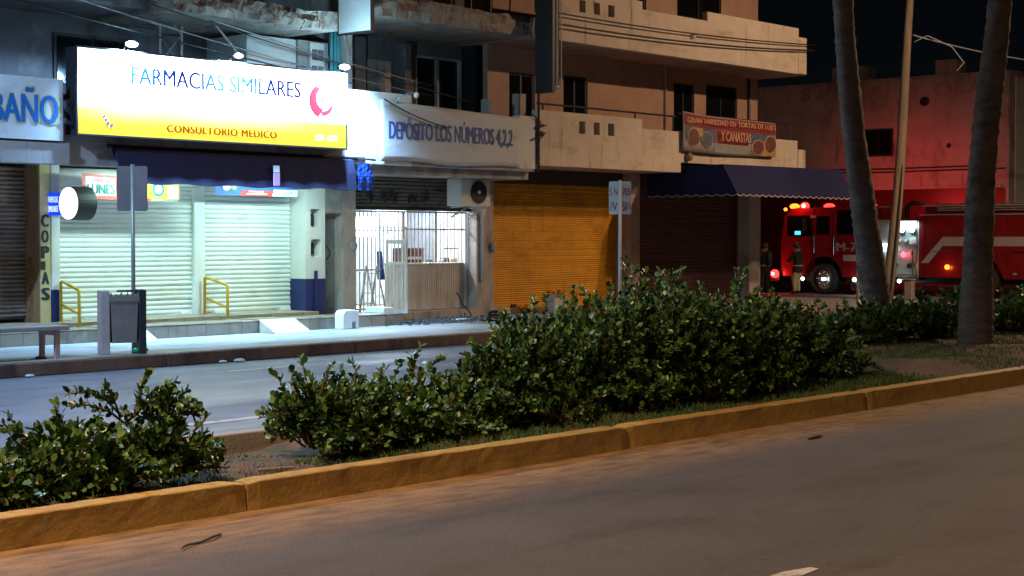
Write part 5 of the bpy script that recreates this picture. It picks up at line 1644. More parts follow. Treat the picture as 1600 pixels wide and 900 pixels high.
for y, z, r_ in ((20.63, 1.78, 0.10), (20.34, 1.78, 0.10), (20.7, 1.5, 0.06), (20.52, 1.5, 0.06), (20.3, 1.47, 0.05)):
    MB().disc((XS + 0.02, y, z), 'x', r_, 0.05, 20).build('gauge', 'chrome', pp_)
    MB().disc((XS - 0.008, y, z), 'x', r_ * 0.8, 0.008, 20).build('gauge_face', 'board_blue', pp_)
box('panel_plate', (XS + 0.0, XS + 0.03, 20.2, 20.42, 1.40, 1.58), 'poster_white', pp_)
for k in range(5):
    MB().tube([(XS + 0.03, 20.3 + 0.22 * k, 1.2), (XS - 0.06, 20.3 + 0.22 * k, 1.2), (XS - 0.1, 20.3 + 0.22 * k, 1.1)], 0.02, 6).build('valve_lever', 'chrome', pp_)
for y in (20.36, 20.85, 21.25):
    MB().tube([(XS + 0.04, y, 0.86), (XS - 0.12, y, 0.82)], 0.075, 14).build('outlet', 'dark_metal', pp_)
MB().tube([(XS - 0.08, 20.28, 0.55), (XS - 0.08, 20.28, 1.25)], 0.016, 6).build('grab_rail', 'chrome', pp_)
MB().tube([(XS - 0.08, 20.16, 0.50), (XS - 0.08, 20.16, 2.2)], 0.016, 6).build('grab_rail', 'chrome', pp_)
MB().ball((XS - 0.08, 20.55, 1.12), 0.075, 12, 7).build('marker_lamp', 'e_redlow', pp_, smooth=True)
box('running_board', (XS - 0.06, XS + 0.4, 20.12, 21.5, 0.44, 0.52), 'chrome', ft, 0.01)
# rear body with hose bed rails
arch = [(18.35 + 0.58 * math.cos(t), 0.46 + 0.58 * math.sin(t)) for t in np.linspace(math.radians(5), math.radians(175), 14)]
prof = [(20.12, 0.50), (20.12, 2.16), (15.3, 2.16), (15.3, 0.50)] + [(a, b) for a, b in reversed(arch)]
bd = MB().prism(prof, 'x', XS + 0.005, XS + 1.98).build('body', 'truck_red', ft)
box('body_rail', (XS - 0.02, XS + 0.03, 15.3, 20.12, 2.17, 2.20), 'galv', bd)
box('hose_bed', (XS + 0.06, XS + 1.92, 15.4, 20.0, 2.165, 2.40), 'truck_dark', bd)
box('body_rail', (XS + 0.02, XS + 0.055, 15.3, 20.05, 2.41, 2.44), 'galv', bd)
side('stripe', 15.3, 19.45, 1.36, 1.60, 'stripe', 0.004, 0.008, bd)
q = MB()
q.add([(XS - 0.004, 20.08, 0.90), (XS - 0.004, 19.86, 0.90), (XS - 0.004, 19.452, 1.36), (XS - 0.004, 19.452, 1.60)], [(0, 1, 2, 3)])
q.build('stripe', 'stripe', bd)
for y0, y1 in ((15.45, 16.8), (16.9, 17.7), (19.05, 20.0)):
    MB().box(XS - 0.002, XS + 0.004, y0, y0 + 0.012, 0.7, 2.1).box(XS - 0.002, XS + 0.004, y1 - 0.012, y1, 0.7, 2.1).box(XS - 0.002, XS + 0.004, y0 + 0.012, y1 - 0.012, 2.088, 2.1).box(XS - 0.002, XS + 0.004, y0 + 0.012, y1 - 0.012, 0.7, 0.712).build('locker_edge', 'truck_dark', bd)
for y0, y1 in ((15.45, 16.8), (16.9, 17.7), (19.05, 20.0)):
    MB().tube([(XS - 0.03, y0 + 0.2, 1.22), (XS - 0.03, y1 - 0.2, 1.22)], 0.012, 6).build('locker_handle', 'chrome', bd)
for k in range(14):
    MB().tube([(XS + 0.3 + 0.1 * (k % 3), 15.6 + 0.3 * k, 2.42), (XS + 0.3 + 0.1 * (k % 3), 15.9 + 0.3 * k, 2.47), (XS + 0.4, 15.95 + 0.3 * k, 2.42)], 0.04, 6).build('folded_hose', 'kerb_brown', bd)
for z in (2.30, 2.36):
    MB().tube([(XS - 0.03, 15.6, z), (XS - 0.03, 19.6, z)], 0.013, 6).build('ladder_rail', 'galv', bd)
for k in range(14):
    MB().tube([(XS - 0.03, 15.7 + 0.29 * k, 2.30), (XS - 0.03, 15.7 + 0.29 * k, 2.36)], 0.008, 5).build('ladder_rung', 'galv', bd)
for y in (15.9, 16.6, 17.4, 19.6):
    box('reflector', (XS - 0.012, XS - 0.004, y, y + 0.1, 0.62, 0.67), 'e_redlow' if y == 15.9 else 'stripe', bd)
side('skirt', 18.95, 20.1, 0.52, 0.86, 'truck_red', 0.02, 0.02, bd)
MB().ball((XS - 0.05, 19.3, 0.80), 0.07, 10, 6).build('marker_lamp', 'e_amber', bd, smooth=True)
lamp('marker_glow', 'POINT', (XS - 0.2, 19.3, 0.78), 2.0, (1, 0.35, 0.05), ft, 0.05)
MB().tube([(XS - 0.05, 17.0, 0.5), (XS - 0.05, 17.0, 0.85)], 0.014, 6).build('grab_rail', 'chrome', bd)
# deck gun and roof gear behind the cab
MB().tube([(XS + 0.5, 20.75, 2.05), (XS + 0.5, 20.75, 2.42), (XS + 0.4, 20.55, 2.52), (XS + 0.3, 20.2, 2.50)], [0.07, 0.07, 0.06, 0.05], 10).build('deck_gun', 'dark_metal', ft, smooth=True)
MB().tube([(XS + 0.12, 20.9, 2.06), (XS + 0.12, 21.1, 2.48), (XS + 0.12, 21.45, 2.48), (XS + 0.12, 21.45, 2.06)], 0.03, 8).build('roof_rail', 'chrome', ft)

# ================================================================== FIREFIGHTERS
def person(base, face, label, joints, edges, cols, helm=None, extra=None):
    t = thing('person', base, label, 'person')
    me = bpy.data.meshes.new('body')
    names = list(joints)
    c, s_ = math.cos(face), math.sin(face)
    vs = []
    for n_ in names:
        x, y, z, r_ = joints[n_]
        vs.append(((x * c - y * s_) * S, (x * s_ + y * c) * S, z * S))
    me.from_pydata(vs, [(names.index(a), names.index(b)) for a, b in edges], [])
    tmp = bpy.data.objects.new('tmp_body', me)
    COL.objects.link(tmp)
    sk = tmp.modifiers.new('skin', 'SKIN')
    for i, n_ in enumerate(names):
        r_ = joints[n_][3] * S
        d_ = me.skin_vertices[0].data[i]
        d_.radius = (r_, r_ * (0.8 if n_ in ('pelvis', 'chest', 'waist') else 1))
        d_.use_root = n_ == 'pelvis'
    sk.use_smooth_shade = True
    sb = tmp.modifiers.new('sub', 'SUBSURF')
    sb.levels = 2
    sb.render_levels = 2
    dg = bpy.context.evaluated_depsgraph_get()
    me2 = bpy.data.meshes.new_from_object(tmp.evaluated_get(dg))
    me2.name = 'body'
    bpy.data.objects.remove(tmp)
    me2.materials.clear()
    for m_ in ('coat_dark', cols[0], 'skin', 'black'):
        me2.materials.append(M[m_])
    for p in me2.polygons:
        z = p.center.z / S
        r_ = math.hypot(p.center.x, p.center.y) / S
        p.material_index = 3 if z < 0.10 else (1 if z < cols[1] else (2 if z > 1.19 else 0))
    o = bpy.data.objects.new('body', me2)
    COL.objects.link(o)
    o.parent = t
    BASE[o.name] = Vector(base)
    return t
J = {'pelvis': (0, 0, .74, .125), 'waist': (0, 0, .88, .125), 'chest': (0.01, 0, 1.06, .145), 'neck': (.01, 0, 1.19, .055), 'head': (.02, 0, 1.29, .082), 'crown': (.02, 0, 1.37, .075),
     'shl': (0, .16, 1.12, .075), 'ell': (.05, .22, .93, .055), 'wrl': (.18, .19, .82, .042), 'hal': (.23, .18, .80, .04),
     'shr': (0, -.16, 1.12, .075), 'elr': (.05, -.23, .93, .055), 'wrr': (.19, -.18, .84, .042), 'har': (.24, -.17, .83, .04),
     'hil': (0, .085, .68, .10), 'knl': (.04, .10, .40, .075), 'anl': (-.01, .11, .09, .058), 'tol': (.11, .12, .045, .045),
     'hir': (0, -.085, .68, .10), 'knr': (.05, -.10, .40, .075), 'anr': (.03, -.11, .09, .058), 'tor': (.15, -.12, .045, .045)}
E_ = [('pelvis', 'waist'), ('waist', 'chest'), ('chest', 'neck'), ('neck', 'head'), ('head', 'crown'), ('chest', 'shl'), ('shl', 'ell'), ('ell', 'wrl'), ('wrl', 'hal'), ('chest', 'shr'), ('shr', 'elr'), ('elr', 'wrr'), ('wrr', 'har'),
      ('pelvis', 'hil'), ('hil', 'knl'), ('knl', 'anl'), ('anl', 'tol'), ('pelvis', 'hir'), ('hir', 'knr'), ('knr', 'anr'), ('anr', 'tor')]
def fingers(t, base, face):
    c, s_ = math.cos(face), math.sin(face)
    for sx, hx, hy, hz in ((1, .23, .18, .80), (-1, .24, -.17, .83)):
        q = MB()
        for k in range(4):
            o_ = (k - 1.5) * 0.018
            p = [(hx + .02, hy + o_, hz), (hx + .06, hy + o_, hz - .01), (hx + .075 - .005 * abs(k - 1), hy + o_, hz - .04)]
            q.tube([(base[0] + a * c - b * s_, base[1] + a * s_ + b * c, base[2] + z) for a, b, z in p], [.010, .009, .007], 6)
        p = [(hx - .01, hy - sx * .03, hz), (hx + .03, hy - sx * .045, hz - .005), (hx + .05, hy - sx * .04, hz - .02)]
        q.tube([(base[0] + a * c - b * s_, base[1] + a * s_ + b * c, base[2] + z) for a, b, z in p], [.011, .010, .007], 6)
        q.build('fingers', 'skin', t)
def kit(t, base, face, tank):
    c, s_ = math.cos(face), math.sin(face)
    W_ = lambda a, b, z: (base[0] + a * c - b * s_, base[1] + a * s_ + b * c, base[2] + z)
    hx, hy, hz = W_(.02, 0, 1.345)
    MB().ball((hx, hy, hz), 0.105, 14, 8, (1.12, 1.0, 0.9)).build('helmet', 'helmet', t, smooth=True)
    bx_, by_, bz_ = W_(.02, 0, 1.335)
    MB().disc((bx_, by_, bz_), 'z', 0.145, 0.02, 20, 0.135).build('helmet_brim', 'helmet', t)
    if tank:
        MB().tube([W_(-.17, 0, .80), W_(-.17, 0, .84), W_(-.17, 0, 1.14), W_(-.17, 0, 1.20)], [.05, .085, .085, .04], 12).build('air_tank', 'black', t, smooth=True)
    MB().tube([W_(.115 * math.cos(a) , .155 * math.sin(a), .80) for a in np.linspace(0, 2 * math.pi, 17)], 0.016, 5).build('reflective_band', 'trouser_pale', t)
pA, pB = (38.2, 24.25, 0.0), (38.6, 23.45, 0.0)
tA = person(pA, R(70), 'person in dark coat and helmet standing ahead of the fire engine', J, E_, ('coat_dark', .5))
fingers(tA, pA, R(70)); kit(tA, pA, R(70), True)
J2 = dict(J)
J2.update({'hal': (.30, .10, .95, .04), 'wrl': (.24, .14, .93, .042), 'ell': (.10, .22, .95, .055), 'knr': (.09, -.11, .40, .075), 'anr': (.08, -.13, .09, .058), 'tor': (.20, -.14, .045, .045)})
tB = person(pB, R(80), 'person in dark coat and pale trousers beside the front wheel of the fire engine', J2, E_, ('trouser_pale', .60))
kit(tB, pB, R(80), False); fingers(tB, pB, R(80))
# ================================================================== MAST, CABLES, POLE, STREET LAMPS
mt = thing('lattice_mast', (14.9, 20.1, 2.77), 'dark lattice mast rising behind the pharmacy sign', 'mast')
legs = [(14.62, 19.95), (15.02, 19.95), (14.82, 20.25)]
for x, y in legs:
    MB().tube([(x, y, 2.78), (x, y, 9.0)], 0.024, 6).build('leg', 'galv', mt)
for k in range(14):
    z = 2.9 + 0.44 * k
    for i in range(3):
        a, b = legs[i], legs[(i + 1) % 3]
        MB().tube([(a[0], a[1], z), (b[0], b[1], z)], 0.009, 5).build('brace', 'dark_metal', mt)
        p, r_ = (a, b) if k % 2 else (b, a)
        MB().tube([(p[0], p[1], z), (r_[0], r_[1], z + 0.44)], 0.010, 5).build('brace', 'galv', mt)
def cable(p, q_, sag, r_, lb, m='cable', n=18):
    pts = []
    for i in range(n + 1):
        t = i / n
        a = Vector(p).lerp(Vector(q_), t)
        a.z -= sag * 4 * t * (1 - t)
        pts.append(a)
    o = MB().tube(pts, r_, 5).build('cable', m, smooth=True)
    return tag(o, lb, 'cable', 'overhead cables')
cable((21.9, 18.45, 5.42), (31.1, 18.5, 5.72), 0.10, 0.018, 'lower black cable along the upper cream parapet')
cable((21.9, 18.47, 5.62), (31.1, 18.5, 5.84), 0.08, 0.014, 'upper black cable along the upper cream parapet')
cable((4.0, 17.4, 5.4), (17.6, 18.9, 4.05), 0.10, 0.012, 'black cable sloping down behind the pharmacy sign to the post', 'cable')
cable((4.0, 17.6, 6.2), (20.8, 19.2, 3.95), 0.12, 0.011, 'long dark cable sloping across the dark terrace', 'cable')
cable((11.5, 18.6, 5.3), (20.4, 19.9, 4.28), 0.10, 0.012, 'pale cable catching light over the sign middle', 'cable_pale')
cable((11.5, 18.7, 4.95), (20.4, 19.9, 4.10), 0.10, 0.010, 'thin pale cable under the brighter one over the sign', 'cable_pale')
cable((6.0, 18.0, 5.7), (14.9, 19.9, 4.75), 0.06, 0.012, 'cable reaching the lattice mast from the left', 'cable_pale')
cable((17.9, 18.5, 3.8), (19.4, 18.52, 3.42), 0.05, 0.012, 'dark wire lying across the top of the blue lettered banner')
cable((14.9, 19.0, 4.75), (15.35, 18.75, 4.12), 0.0, 0.018, 'short white stay behind the pharmacy sign top', 'stripe')

up_ = thing('utility_pole', (32.8, 17.6, 0.16), 'leaning pale wooden utility pole between the two palms', 'utility pole')
pts, rad = [], []
RT = Vector((math.cos(YAW), -math.sin(YAW), 0))
for k in range(13):
    t = k / 12
    z = 0.1 + 9.4 * t
    off = RT * (0.72 * t + 0.05 * math.sin(t * 6))
    pts.append((32.8 + off.x, 17.6 + off.y, z))
    rad.append(0.135 - 0.07 * t)
MB().tube(pts, rad, 12).build('shaft', 'wood_pole', up_, smooth=True)
crk = [(p[0] - 0.75 * r_ * 0.75 - 0.02, p[1] - 0.66 * r_ - 0.03, p[2]) for p, r_ in list(zip(pts, rad))[:5]]
MB().tube(crk, [0.012, 0.03, 0.03, 0.025, 0.008], 6).build('split', 'black', up_)
MB().box(33.0, 33.9, 17.0, 17.1, 8.6, 8.72).build('crossarm', 'wood_pole', up_)
MB().tube([(33.25, 17.2, 6.0), (33.5, 17.0, 6.15), (33.9, 16.6, 5.9), (34.1, 16.4, 5.55), (33.95, 16.5, 5.35)], 0.014, 5).build('loose_wire', 'cable_pale', up_, smooth=True)
cable((33.2, 17.2, 6.15), (44, 12.5, 6.3), 0.55, 0.016, 'pale service wire running right from the wooden pole', 'cable_pale')

def street_lamp(x, y, arm, lb, pw=1.0):
    t = thing('street_lamp', (x, y, 0.15), lb, 'street lamp', 'sodium street lamps on the median')
    MB().tube([(x, y, 0.1), (x, y, 0.5), (x, y, 7.6)], [0.10, 0.075, 0.045], 12).build('column', 'galv', t, smooth=True)
    for s_ in ((-1, 1) if pw != 1 else (-1,)):
        MB().tube([(x, y, 7.4), (x, y + s_ * arm * 0.4, 7.95), (x, y + s_ * arm, 8.1)], 0.03, 8).build('arm', 'galv', t, smooth=True)
        h = MB().ball((x, y + s_ * (arm + 0.2), 8.1), 0.16, 12, 6, (0.7, 1.7, 0.45)).build('lamp_head', 'galv', t, smooth=True)
        MB().ball((x, y + s_ * (arm + 0.2), 8.045), 0.12, 12, 6, (0.7, 1.6, 0.35)).build('lens', 'e_warm', t, smooth=True)
        lamp('sodium_glow', 'SPOT', (x, y + s_ * (arm + 0.2), 7.95), LAMP_WARM * pw, (1.0, 0.66, 0.40), t, 0.12, (R(s_ * 12 if pw != 1 else -16), 0, 0), 172 if pw != 1 else 146, 0.35)
    return t
street_lamp(2.6, 8.35, 0.9, 'single arm sodium street lamp on the median left of the view')
street_lamp(29.5, 9.6, 0.9, 'double arm sodium street lamp on the median right of the view', 0.62)
street_lamp(13.5, -4.6, 0.9, 'added double arm fill lamp, unseen on the near pavement behind the viewer', 0.10)  # unseen lamp added as warm fill for balconies and shrubs

# cool white lamp on the far pavement, left of the view
wl = thing('street_lamp', (5.2, 16.6, 0.16), 'white street lamp on the far pavement left of the view', 'street lamp')
MB().tube([(5.2, 16.6, 0.16), (5.2, 16.6, 0.6), (5.2, 16.6, 6.6)], [0.09, 0.07, 0.045], 12).build('column', 'galv', wl, smooth=True)
MB().tube([(5.2, 16.6, 6.4), (5.2, 16.0, 6.9), (5.2, 15.2, 7.0)], 0.03, 8).build('arm', 'galv', wl, smooth=True)
MB().ball((5.2, 15.0, 7.0), 0.16, 12, 6, (0.7, 1.7, 0.45)).build('lamp_head', 'galv', wl, smooth=True)
MB().ball((5.2, 15.0, 6.945), 0.12, 12, 6, (0.7, 1.6, 0.35)).build('lens', 'e_cool', wl, smooth=True)
lamp('cool_glow', 'SPOT', (5.2, 15.0, 6.86), COOL, (0.36, 0.62, 1.0), wl, 0.12, (R(8), R(-8), 0), 142, 0.5)

# ================================================================== PLANTS
LEAF_V = np.array([(0, 0, 0), (0.30, 0.30, 0.06), (0.72, 0.31, 0.05), (1.0, 0, -0.03), (0.72, -0.31, 0.05), (0.30, -0.30, 0.06), (0.5, 0, -0.03)])
LEAF_F = [(0, 6, 1), (1, 6, 2), (2, 6, 3), (3, 6, 4), (4, 6, 5), (5, 6, 0)]
def leaf_mesh():
    me = bpy.data.meshes.new('leaf')
    me.from_pydata([tuple(v * S) for v in LEAF_V], [], LEAF_F)
    me.materials.append(M['leaf'])
    for p in me.polygons: p.use_smooth = True
    return me
LM = leaf_mesh()

def np_mesh(name, V, F):
    me = bpy.data.meshes.new(name)
    me.vertices.add(len(V))
    me.vertices.foreach_set('co', np.ascontiguousarray(V, dtype=np.float32).ravel())
    me.loops.add(F.size)
    me.loops.foreach_set('vertex_index', np.ascontiguousarray(F, dtype=np.int32).ravel())
    me.polygons.add(len(F))
    k = F.shape[1]
    me.polygons.foreach_set('loop_start', np.arange(0, F.size, k, dtype=np.int32))
    me.polygons.foreach_set('loop_total', np.full(len(F), k, dtype=np.int32))
    me.update(calc_edges=True)
    return me

def bush(base, lumps, n_tw, leaf_len, label, name='shrub', singles=90, shoots=(), m='leaf', seed=1, density=1.0, ground=0.14):
    """arching twigs set with glossy leaves; lumps = (cx,cy,cz,rx,ry,rz)"""
    r = np.random.default_rng(seed)
    t = thing(name, base, label, 'shrub', 'shrubs along the median')
    tw = MB()
    frames = []
    w = np.array([l[3] * l[4] ** .5 * l[5] for l in lumps])
    w = w / w.sum()
    paths = []
    for k in range(n_tw):
        l = lumps[r.choice(len(lumps), p=w)]
        d = r.normal(size=3)
        d /= np.linalg.norm(d)
        if d[2] < -0.55: d[2] = -d[2] * 0.5
        c, rr = np.array(l[:3]), np.array(l[3:])
        rad = r.uniform(0.55, 1.08) ** 0.7
        end = c + rr * d * rad
        end[2] = max(end[2], ground + 0.05)
        st_ = c + rr * d * np.array([.35, .35, 0]) * r.uniform(.3, 1)
        st_[2] = max(ground, c[2] - rr[2] * r.uniform(.2, .9))
        paths.append((st_, end, r.uniform(0.02, 0.10), 0.35))
    for k in range(n_tw // 16):           # stray shoots that leave the outline
        l = lumps[r.choice(len(lumps), p=w)]
        c, rr = np.array(l[:3]), np.array(l[3:])
        d = r.normal(size=3)
        d[2] = abs(d[2]) + 0.25
        d /= np.linalg.norm(d)
        a_ = c + rr * d * 0.8
        b_ = c + rr * d * 1.05 + (d * 0.5 + np.array([0, 0, .7])) * r.uniform(.02, .11)
        paths.append((a_, b_, r.uniform(-.03, .05), 0.1))
    for (a, b, lift) in shoots:
        paths.append((np.array(a), np.array(b), lift, 0.25))
    for a, b, lift, t0 in paths:
        mid = (a + b) / 2 + np.array([0, 0, lift]) + r.normal(size=3) * 0.02
        L = np.linalg.norm(b - a)
        n = max(3, int(L * (1 - t0) / (leaf_len * 0.42) * density))
        P_ = lambda u: (1 - u) ** 2 * a + 2 * u * (1 - u) * mid + u * u * b
        tw.tube([tuple(P_(u)) for u in (0, .33, .66, 1)], [.009, .007, .005, .003], 4, False)
        ph = r.uniform(0, 6.28)
        for i in range(n):
            u = t0 + (1 - t0) * (i + r.uniform(0, .6)) / n
            p = P_(min(u, 1))
            tg = (P_(min(u + .03, 1.03)) - P_(u - .03))
            tg /= np.linalg.norm(tg) + 1e-9
            s1 = np.cross(tg, [0, 0, 1.0]) + 1e-3
            s1 /= np.linalg.norm(s1)
            s2 = np.cross(s1, tg)
            for sgn in (1, -1):
                th = ph + i * 1.57 + (0 if sgn > 0 else math.pi)
                o = s1 * math.cos(th) + s2 * math.sin(th)
                axl = o * r.uniform(.6, 1) + tg * r.uniform(.5, 1.1) + np.array([0, 0, r.uniform(-.1, .5)])
                axl /= np.linalg.norm(axl)
                nm = np.array([0, 0, 1.0]) + r.normal(size=3) * 0.65 - axl * 0.2
                bx_ = np.cross(nm, axl)
                bx_ /= np.linalg.norm(bx_) + 1e-9
                nz = np.cross(axl, bx_)
                ln = leaf_len * r.uniform(.5, 1.35)
                frames.append((p, axl * ln, bx_ * ln * r.uniform(.85, 1.1), nz * ln))
    O = np.array([f[0] for f in frames]); A = np.array([f[1] for f in frames]); B = np.array([f[2] for f in frames]); N_ = np.array([f[3] for f in frames])
    # the leaves nearest the viewer's side and outermost stay single parts
    score = O[:, 2] * 1.2 - O[:, 1] + r.normal(size=len(O)) * 0.5
    order = np.argsort(-score)
    single = set(order[:singles].tolist())
    rest = np.array([i for i in range(len(O)) if i not in single])
    V = O[rest][:, None, :] + LEAF_V[None, :, 0:1] * A[rest][:, None, :] + LEAF_V[None, :, 1:2] * B[rest][:, None, :] + LEAF_V[None, :, 2:3] * N_[rest][:, None, :]
    V = ((V - np.array(base)) * S).reshape(-1, 3)
    F = (np.array(LEAF_F)[None] + 7 * np.arange(len(rest))[:, None, None]).reshape(-1, 3)
    me = np_mesh('foliage', V, F)
    fo = place('foliage', me, m, t, base, smooth=True)
    fo['kind'] = 'stuff'
    tw.build('stems', 'twig', t)
    for i in single:
        o = bpy.data.objects.new('leaf', LM)
        COL.objects.link(o)
        o.parent = t
        BASE[o.name] = Vector(O[i])
        mt_ = Matrix(((A[i][0], B[i][0], N_[i][0], (O[i][0] - base[0]) * S), (A[i][1], B[i][1], N_[i][1], (O[i][1] - base[1]) * S), (A[i][2], B[i][2], N_[i][2], (O[i][2] - base[2]) * S), (0, 0, 0, 1)))
        o.matrix_basis = mt_
    return t

def pxp(X, z, Y): return (X, Y, z)
# left shrub
bush((5.3, 8.2, 0.13), [(4.75, 8.05, .22, .55, .50, .20), (5.3, 8.1, .26, .42, .52, .27), (5.85, 8.05, .27, .42, .48, .22), (4.2, 8.2, .22, .55, .55, .2), (6.0, 8.15, .52, .26, .20, .15), (5.2, 7.8, .19, .8, .22, .12), (4.3, 7.8, .19, .8, .22, .12)],
     940, 0.051, 'green shrub with arching top shoots at the left end of the median', seed=2,
     shoots=[((5.75, 8.2, .45), (5.32, 8.2, .60), .13), ((5.8, 8.2, .5), (5.9, 8.2, .78), .03), ((5.8, 8.2, .5), (6.12, 8.2, .70), .05), ((5.9, 8.2, .5), (6.27, 8.2, .56), .08), ((5.7, 8.2, .5), (5.58, 8.2, .70), .05), ((5.2, 8.2, .3), (5.15, 8.2, .50), .06), ((6.0, 8.1, .3), (6.33, 8.0, .25), .08), ((5.75, 8.25, .5), (5.4, 8.3, .66), .1)])
# middle shrub
bush((7.9, 8.3, 0.13), [(7.40, 8.3, .36, .38, .45, .28), (7.85, 8.25, .32, .45, .5, .30), (8.35, 8.3, .26, .45, .45, .24), (8.85, 8.3, .30, .45, .45, .28), (7.5, 7.95, .22, .45, .25, .16), (8.3, 7.95, .20, .6, .25, .14)],
     940, 0.051, 'low shrub with thin upright shoots in front of the wet road', seed=3,
     shoots=[((8.25, 8.3, .45), (8.40, 8.3, .80), .03), ((8.3, 8.3, .45), (8.62, 8.3, .70), .03), ((8.3, 8.3, .45), (8.30, 8.3, .74), .0), ((8.4, 8.3, .4), (8.78, 8.3, .56), .05), ((7.3, 8.3, .5), (7.13, 8.3, .70), .03), ((7.4, 8.3, .5), (7.53, 8.3, .73), .03), ((7.8, 8.3, .45), (8.06, 8.3, .66), .05), ((7.2, 8.3, .4), (6.97, 8.3, .38), .05), ((7.3, 8.3, .4), (7.08, 8.3, .52), .04)])
# large right shrub
bush((12.0, 8.4, 0.13), [(9.75, 8.35, .52, .52, .55, .46), (10.35, 8.35, .58, .55, .6, .48), (11.0, 8.4, .62, .55, .65, .52), (11.6, 8.4, .62, .55, .65, .56), (12.2, 8.4, .56, .55, .65, .50), (12.8, 8.4, .58, .55, .65, .52), (13.4, 8.4, .52, .55, .6, .48), (14.0, 8.4, .42, .42, .55, .38), (14.4, 8.3, .30, .34, .45, .24), (9.3, 8.3, .40, .35, .45, .40), (9.6, 7.95, .26, .5, .25, .2), (10.6, 7.95, .30, .6, .28, .24), (11.6, 8.0, .30, .6, .28, .24), (12.6, 8.0, .30, .6, .28, .24), (13.6, 8.05, .30, .6, .28, .22)],
     2600, 0.053, 'largest dense dark green shrub in the middle of the median', seed=4, singles=140,
     shoots=[((10.9, 8.35, .9), (10.96, 8.35, 1.42), .02), ((10.9, 8.35, .9), (11.1, 8.35, 1.34), .02), ((11.0, 8.35, .9), (11.25, 8.35, 1.30), .02), ((11.6, 8.35, .9), (11.78, 8.35, 1.33), .02), ((11.5, 8.35, .9), (11.55, 8.35, 1.30), .02), ((12.6, 8.35, .9), (12.66, 8.35, 1.30), .02), ((12.65, 8.35, .9), (12.82, 8.35, 1.31), .02), ((13.2, 8.35, .8), (13.3, 8.35, 1.10), .02), ((9.5, 8.35, .6), (9.35, 8.35, 1.02), .03), ((9.7, 8.35, .7), (9.75, 8.35, 1.10), .02), ((10.0, 8.35, .7), (10.12, 8.35, 1.12), .02), ((14.4, 8.3, .4), (14.95, 8.2, .30), .1), ((14.5, 8.3, .4), (14.9, 8.3, .55), .06), ((14.4, 8.1, .3), (14.85, 7.95, .2), .08), ((9.3, 8.3, .4), (9.05, 8.3, .64), .03), ((9.3, 8.3, .4), (8.98, 8.3, .50), .05)])
# lower shrubs behind
bush((18.0, 10.0, 0.2), [(17.4, 9.95, .40, .55, .35, .26), (18.1, 10.0, .44, .6, .4, .30), (18.9, 10.05, .44, .6, .4, .32)], 330, 0.075, 'low dark shrub round the foot of the leaning palm', seed=5, singles=30, m='leaf', ground=0.2)
bush((20.0, 9.9, 0.2), [(19.6, 9.9, .46, .6, .4, .36), (20.3, 9.8, .46, .55, .4, .38)], 240, 0.075, 'low dark shrub left of the thick palm trunk', seed=6, singles=30, ground=0.2)
bush((22.2, 9.7, 0.2), [(21.7, 9.7, .44, .6, .4, .36), (22.5, 9.7, .50, .6, .4, .38), (23.4, 9.8, .5, .7, .45, .38)], 300, 0.075, 'low dark shrub right of the thick palm trunk', seed=7, singles=30, ground=0.2)
bush((15.9, 9.9, 0.2), [(15.6, 9.7, .40, .5, .35, .25), (16.5, 9.9, .40, .6, .35, .25)], 200, 0.07, 'small shrub behind the right end of the largest shrub', seed=8, singles=20, ground=0.2)
# leaves in the planter
q = MB()
rr_ = np.random.default_rng(5)
for k in range(46):
    a = rr_.uniform(0, 6.28); h = rr_.uniform(.1, .32); w = rr_.uniform(.02, .22)
    c = (23.23 + w * math.cos(a), 19.37 + w * math.sin(a), .46 + h * .35)
    d_ = Vector((math.cos(a), math.sin(a), 0.3)) * 0.09
    s_ = Vector((-math.sin(a), math.cos(a), 0)) * 0.03
    c = Vector(c)
    q.add([c, c + d_ * .5 + s_, c + d_, c + d_ * .5 - s_], [(0, 1, 2, 3)])
o = q.build('foliage', 'leaf_dark', pp)
o['kind'] = 'stuff'

# grass on the median
g = []
r = np.random.default_rng(9)
def grass_patch(n, x0, x1, y0, y1, dens):
    for _ in range(n):
        x, y = r.uniform(x0, x1), r.uniform(y0, y1)
        if y > back(x) - 0.05: continue
        if math.sin(x * 1.9 + 0.6) + math.sin(y * 4 + x * 3.1) + r.normal() * .5 < dens: continue
        g.append((x, y))
grass_patch(15000, 7.0, 14.9, 7.47, 8.1, -1.2)
grass_patch(30000, 14.2, 26, 7.47, 10.2, -0.3)
grass_patch(2500, 3.5, 6.4, 7.47, 8.2, 0.0)
grass_patch(700, 6.3, 7.2, 7.6, 8.8, 0.7)
V, F = [], []
for k, (x, y) in enumerate(g):
    a = r.uniform(0, 6.28); h = r.uniform(.02, .06); w = .0055
    z = mound(x, y) - .004
    lx, ly = r.normal() * .02, r.normal() * .02
    V += [(x - w * math.cos(a), y - w * math.sin(a), z), (x + w * math.cos(a), y + w * math.sin(a), z), (x + lx, y + ly, z + h)]
V = np.array(V)
F = np.arange(len(V)).reshape(-1, 3)
gb_ = np.array([14, 8.5, 0.15])
tag(place('grass', np_mesh('grass', (V - gb_) * S, F), 'grass', None, gb_), 'short patchy grass on the median', 'grass', kind='stuff')
# fallen leaves and pebbles on the soil
q = MB()
for k in range(260):
    x, y = r.uniform(5.9, 17), r.uniform(7.5, 8.9)
    z = mound(x, y) + .006
    s_ = r.uniform(.008, .022)
    q.add([(x - s_, y, z), (x, y - s_ * .7, z + s_ * .2), (x + s_, y, z), (x, y + s_ * .7, z + s_ * .3)], [(0, 1, 2, 3)])
tag(q.build('fallen_leaves', 'kerb_brown'), 'dry leaves and crumbs on the median soil', 'litter', kind='stuff')

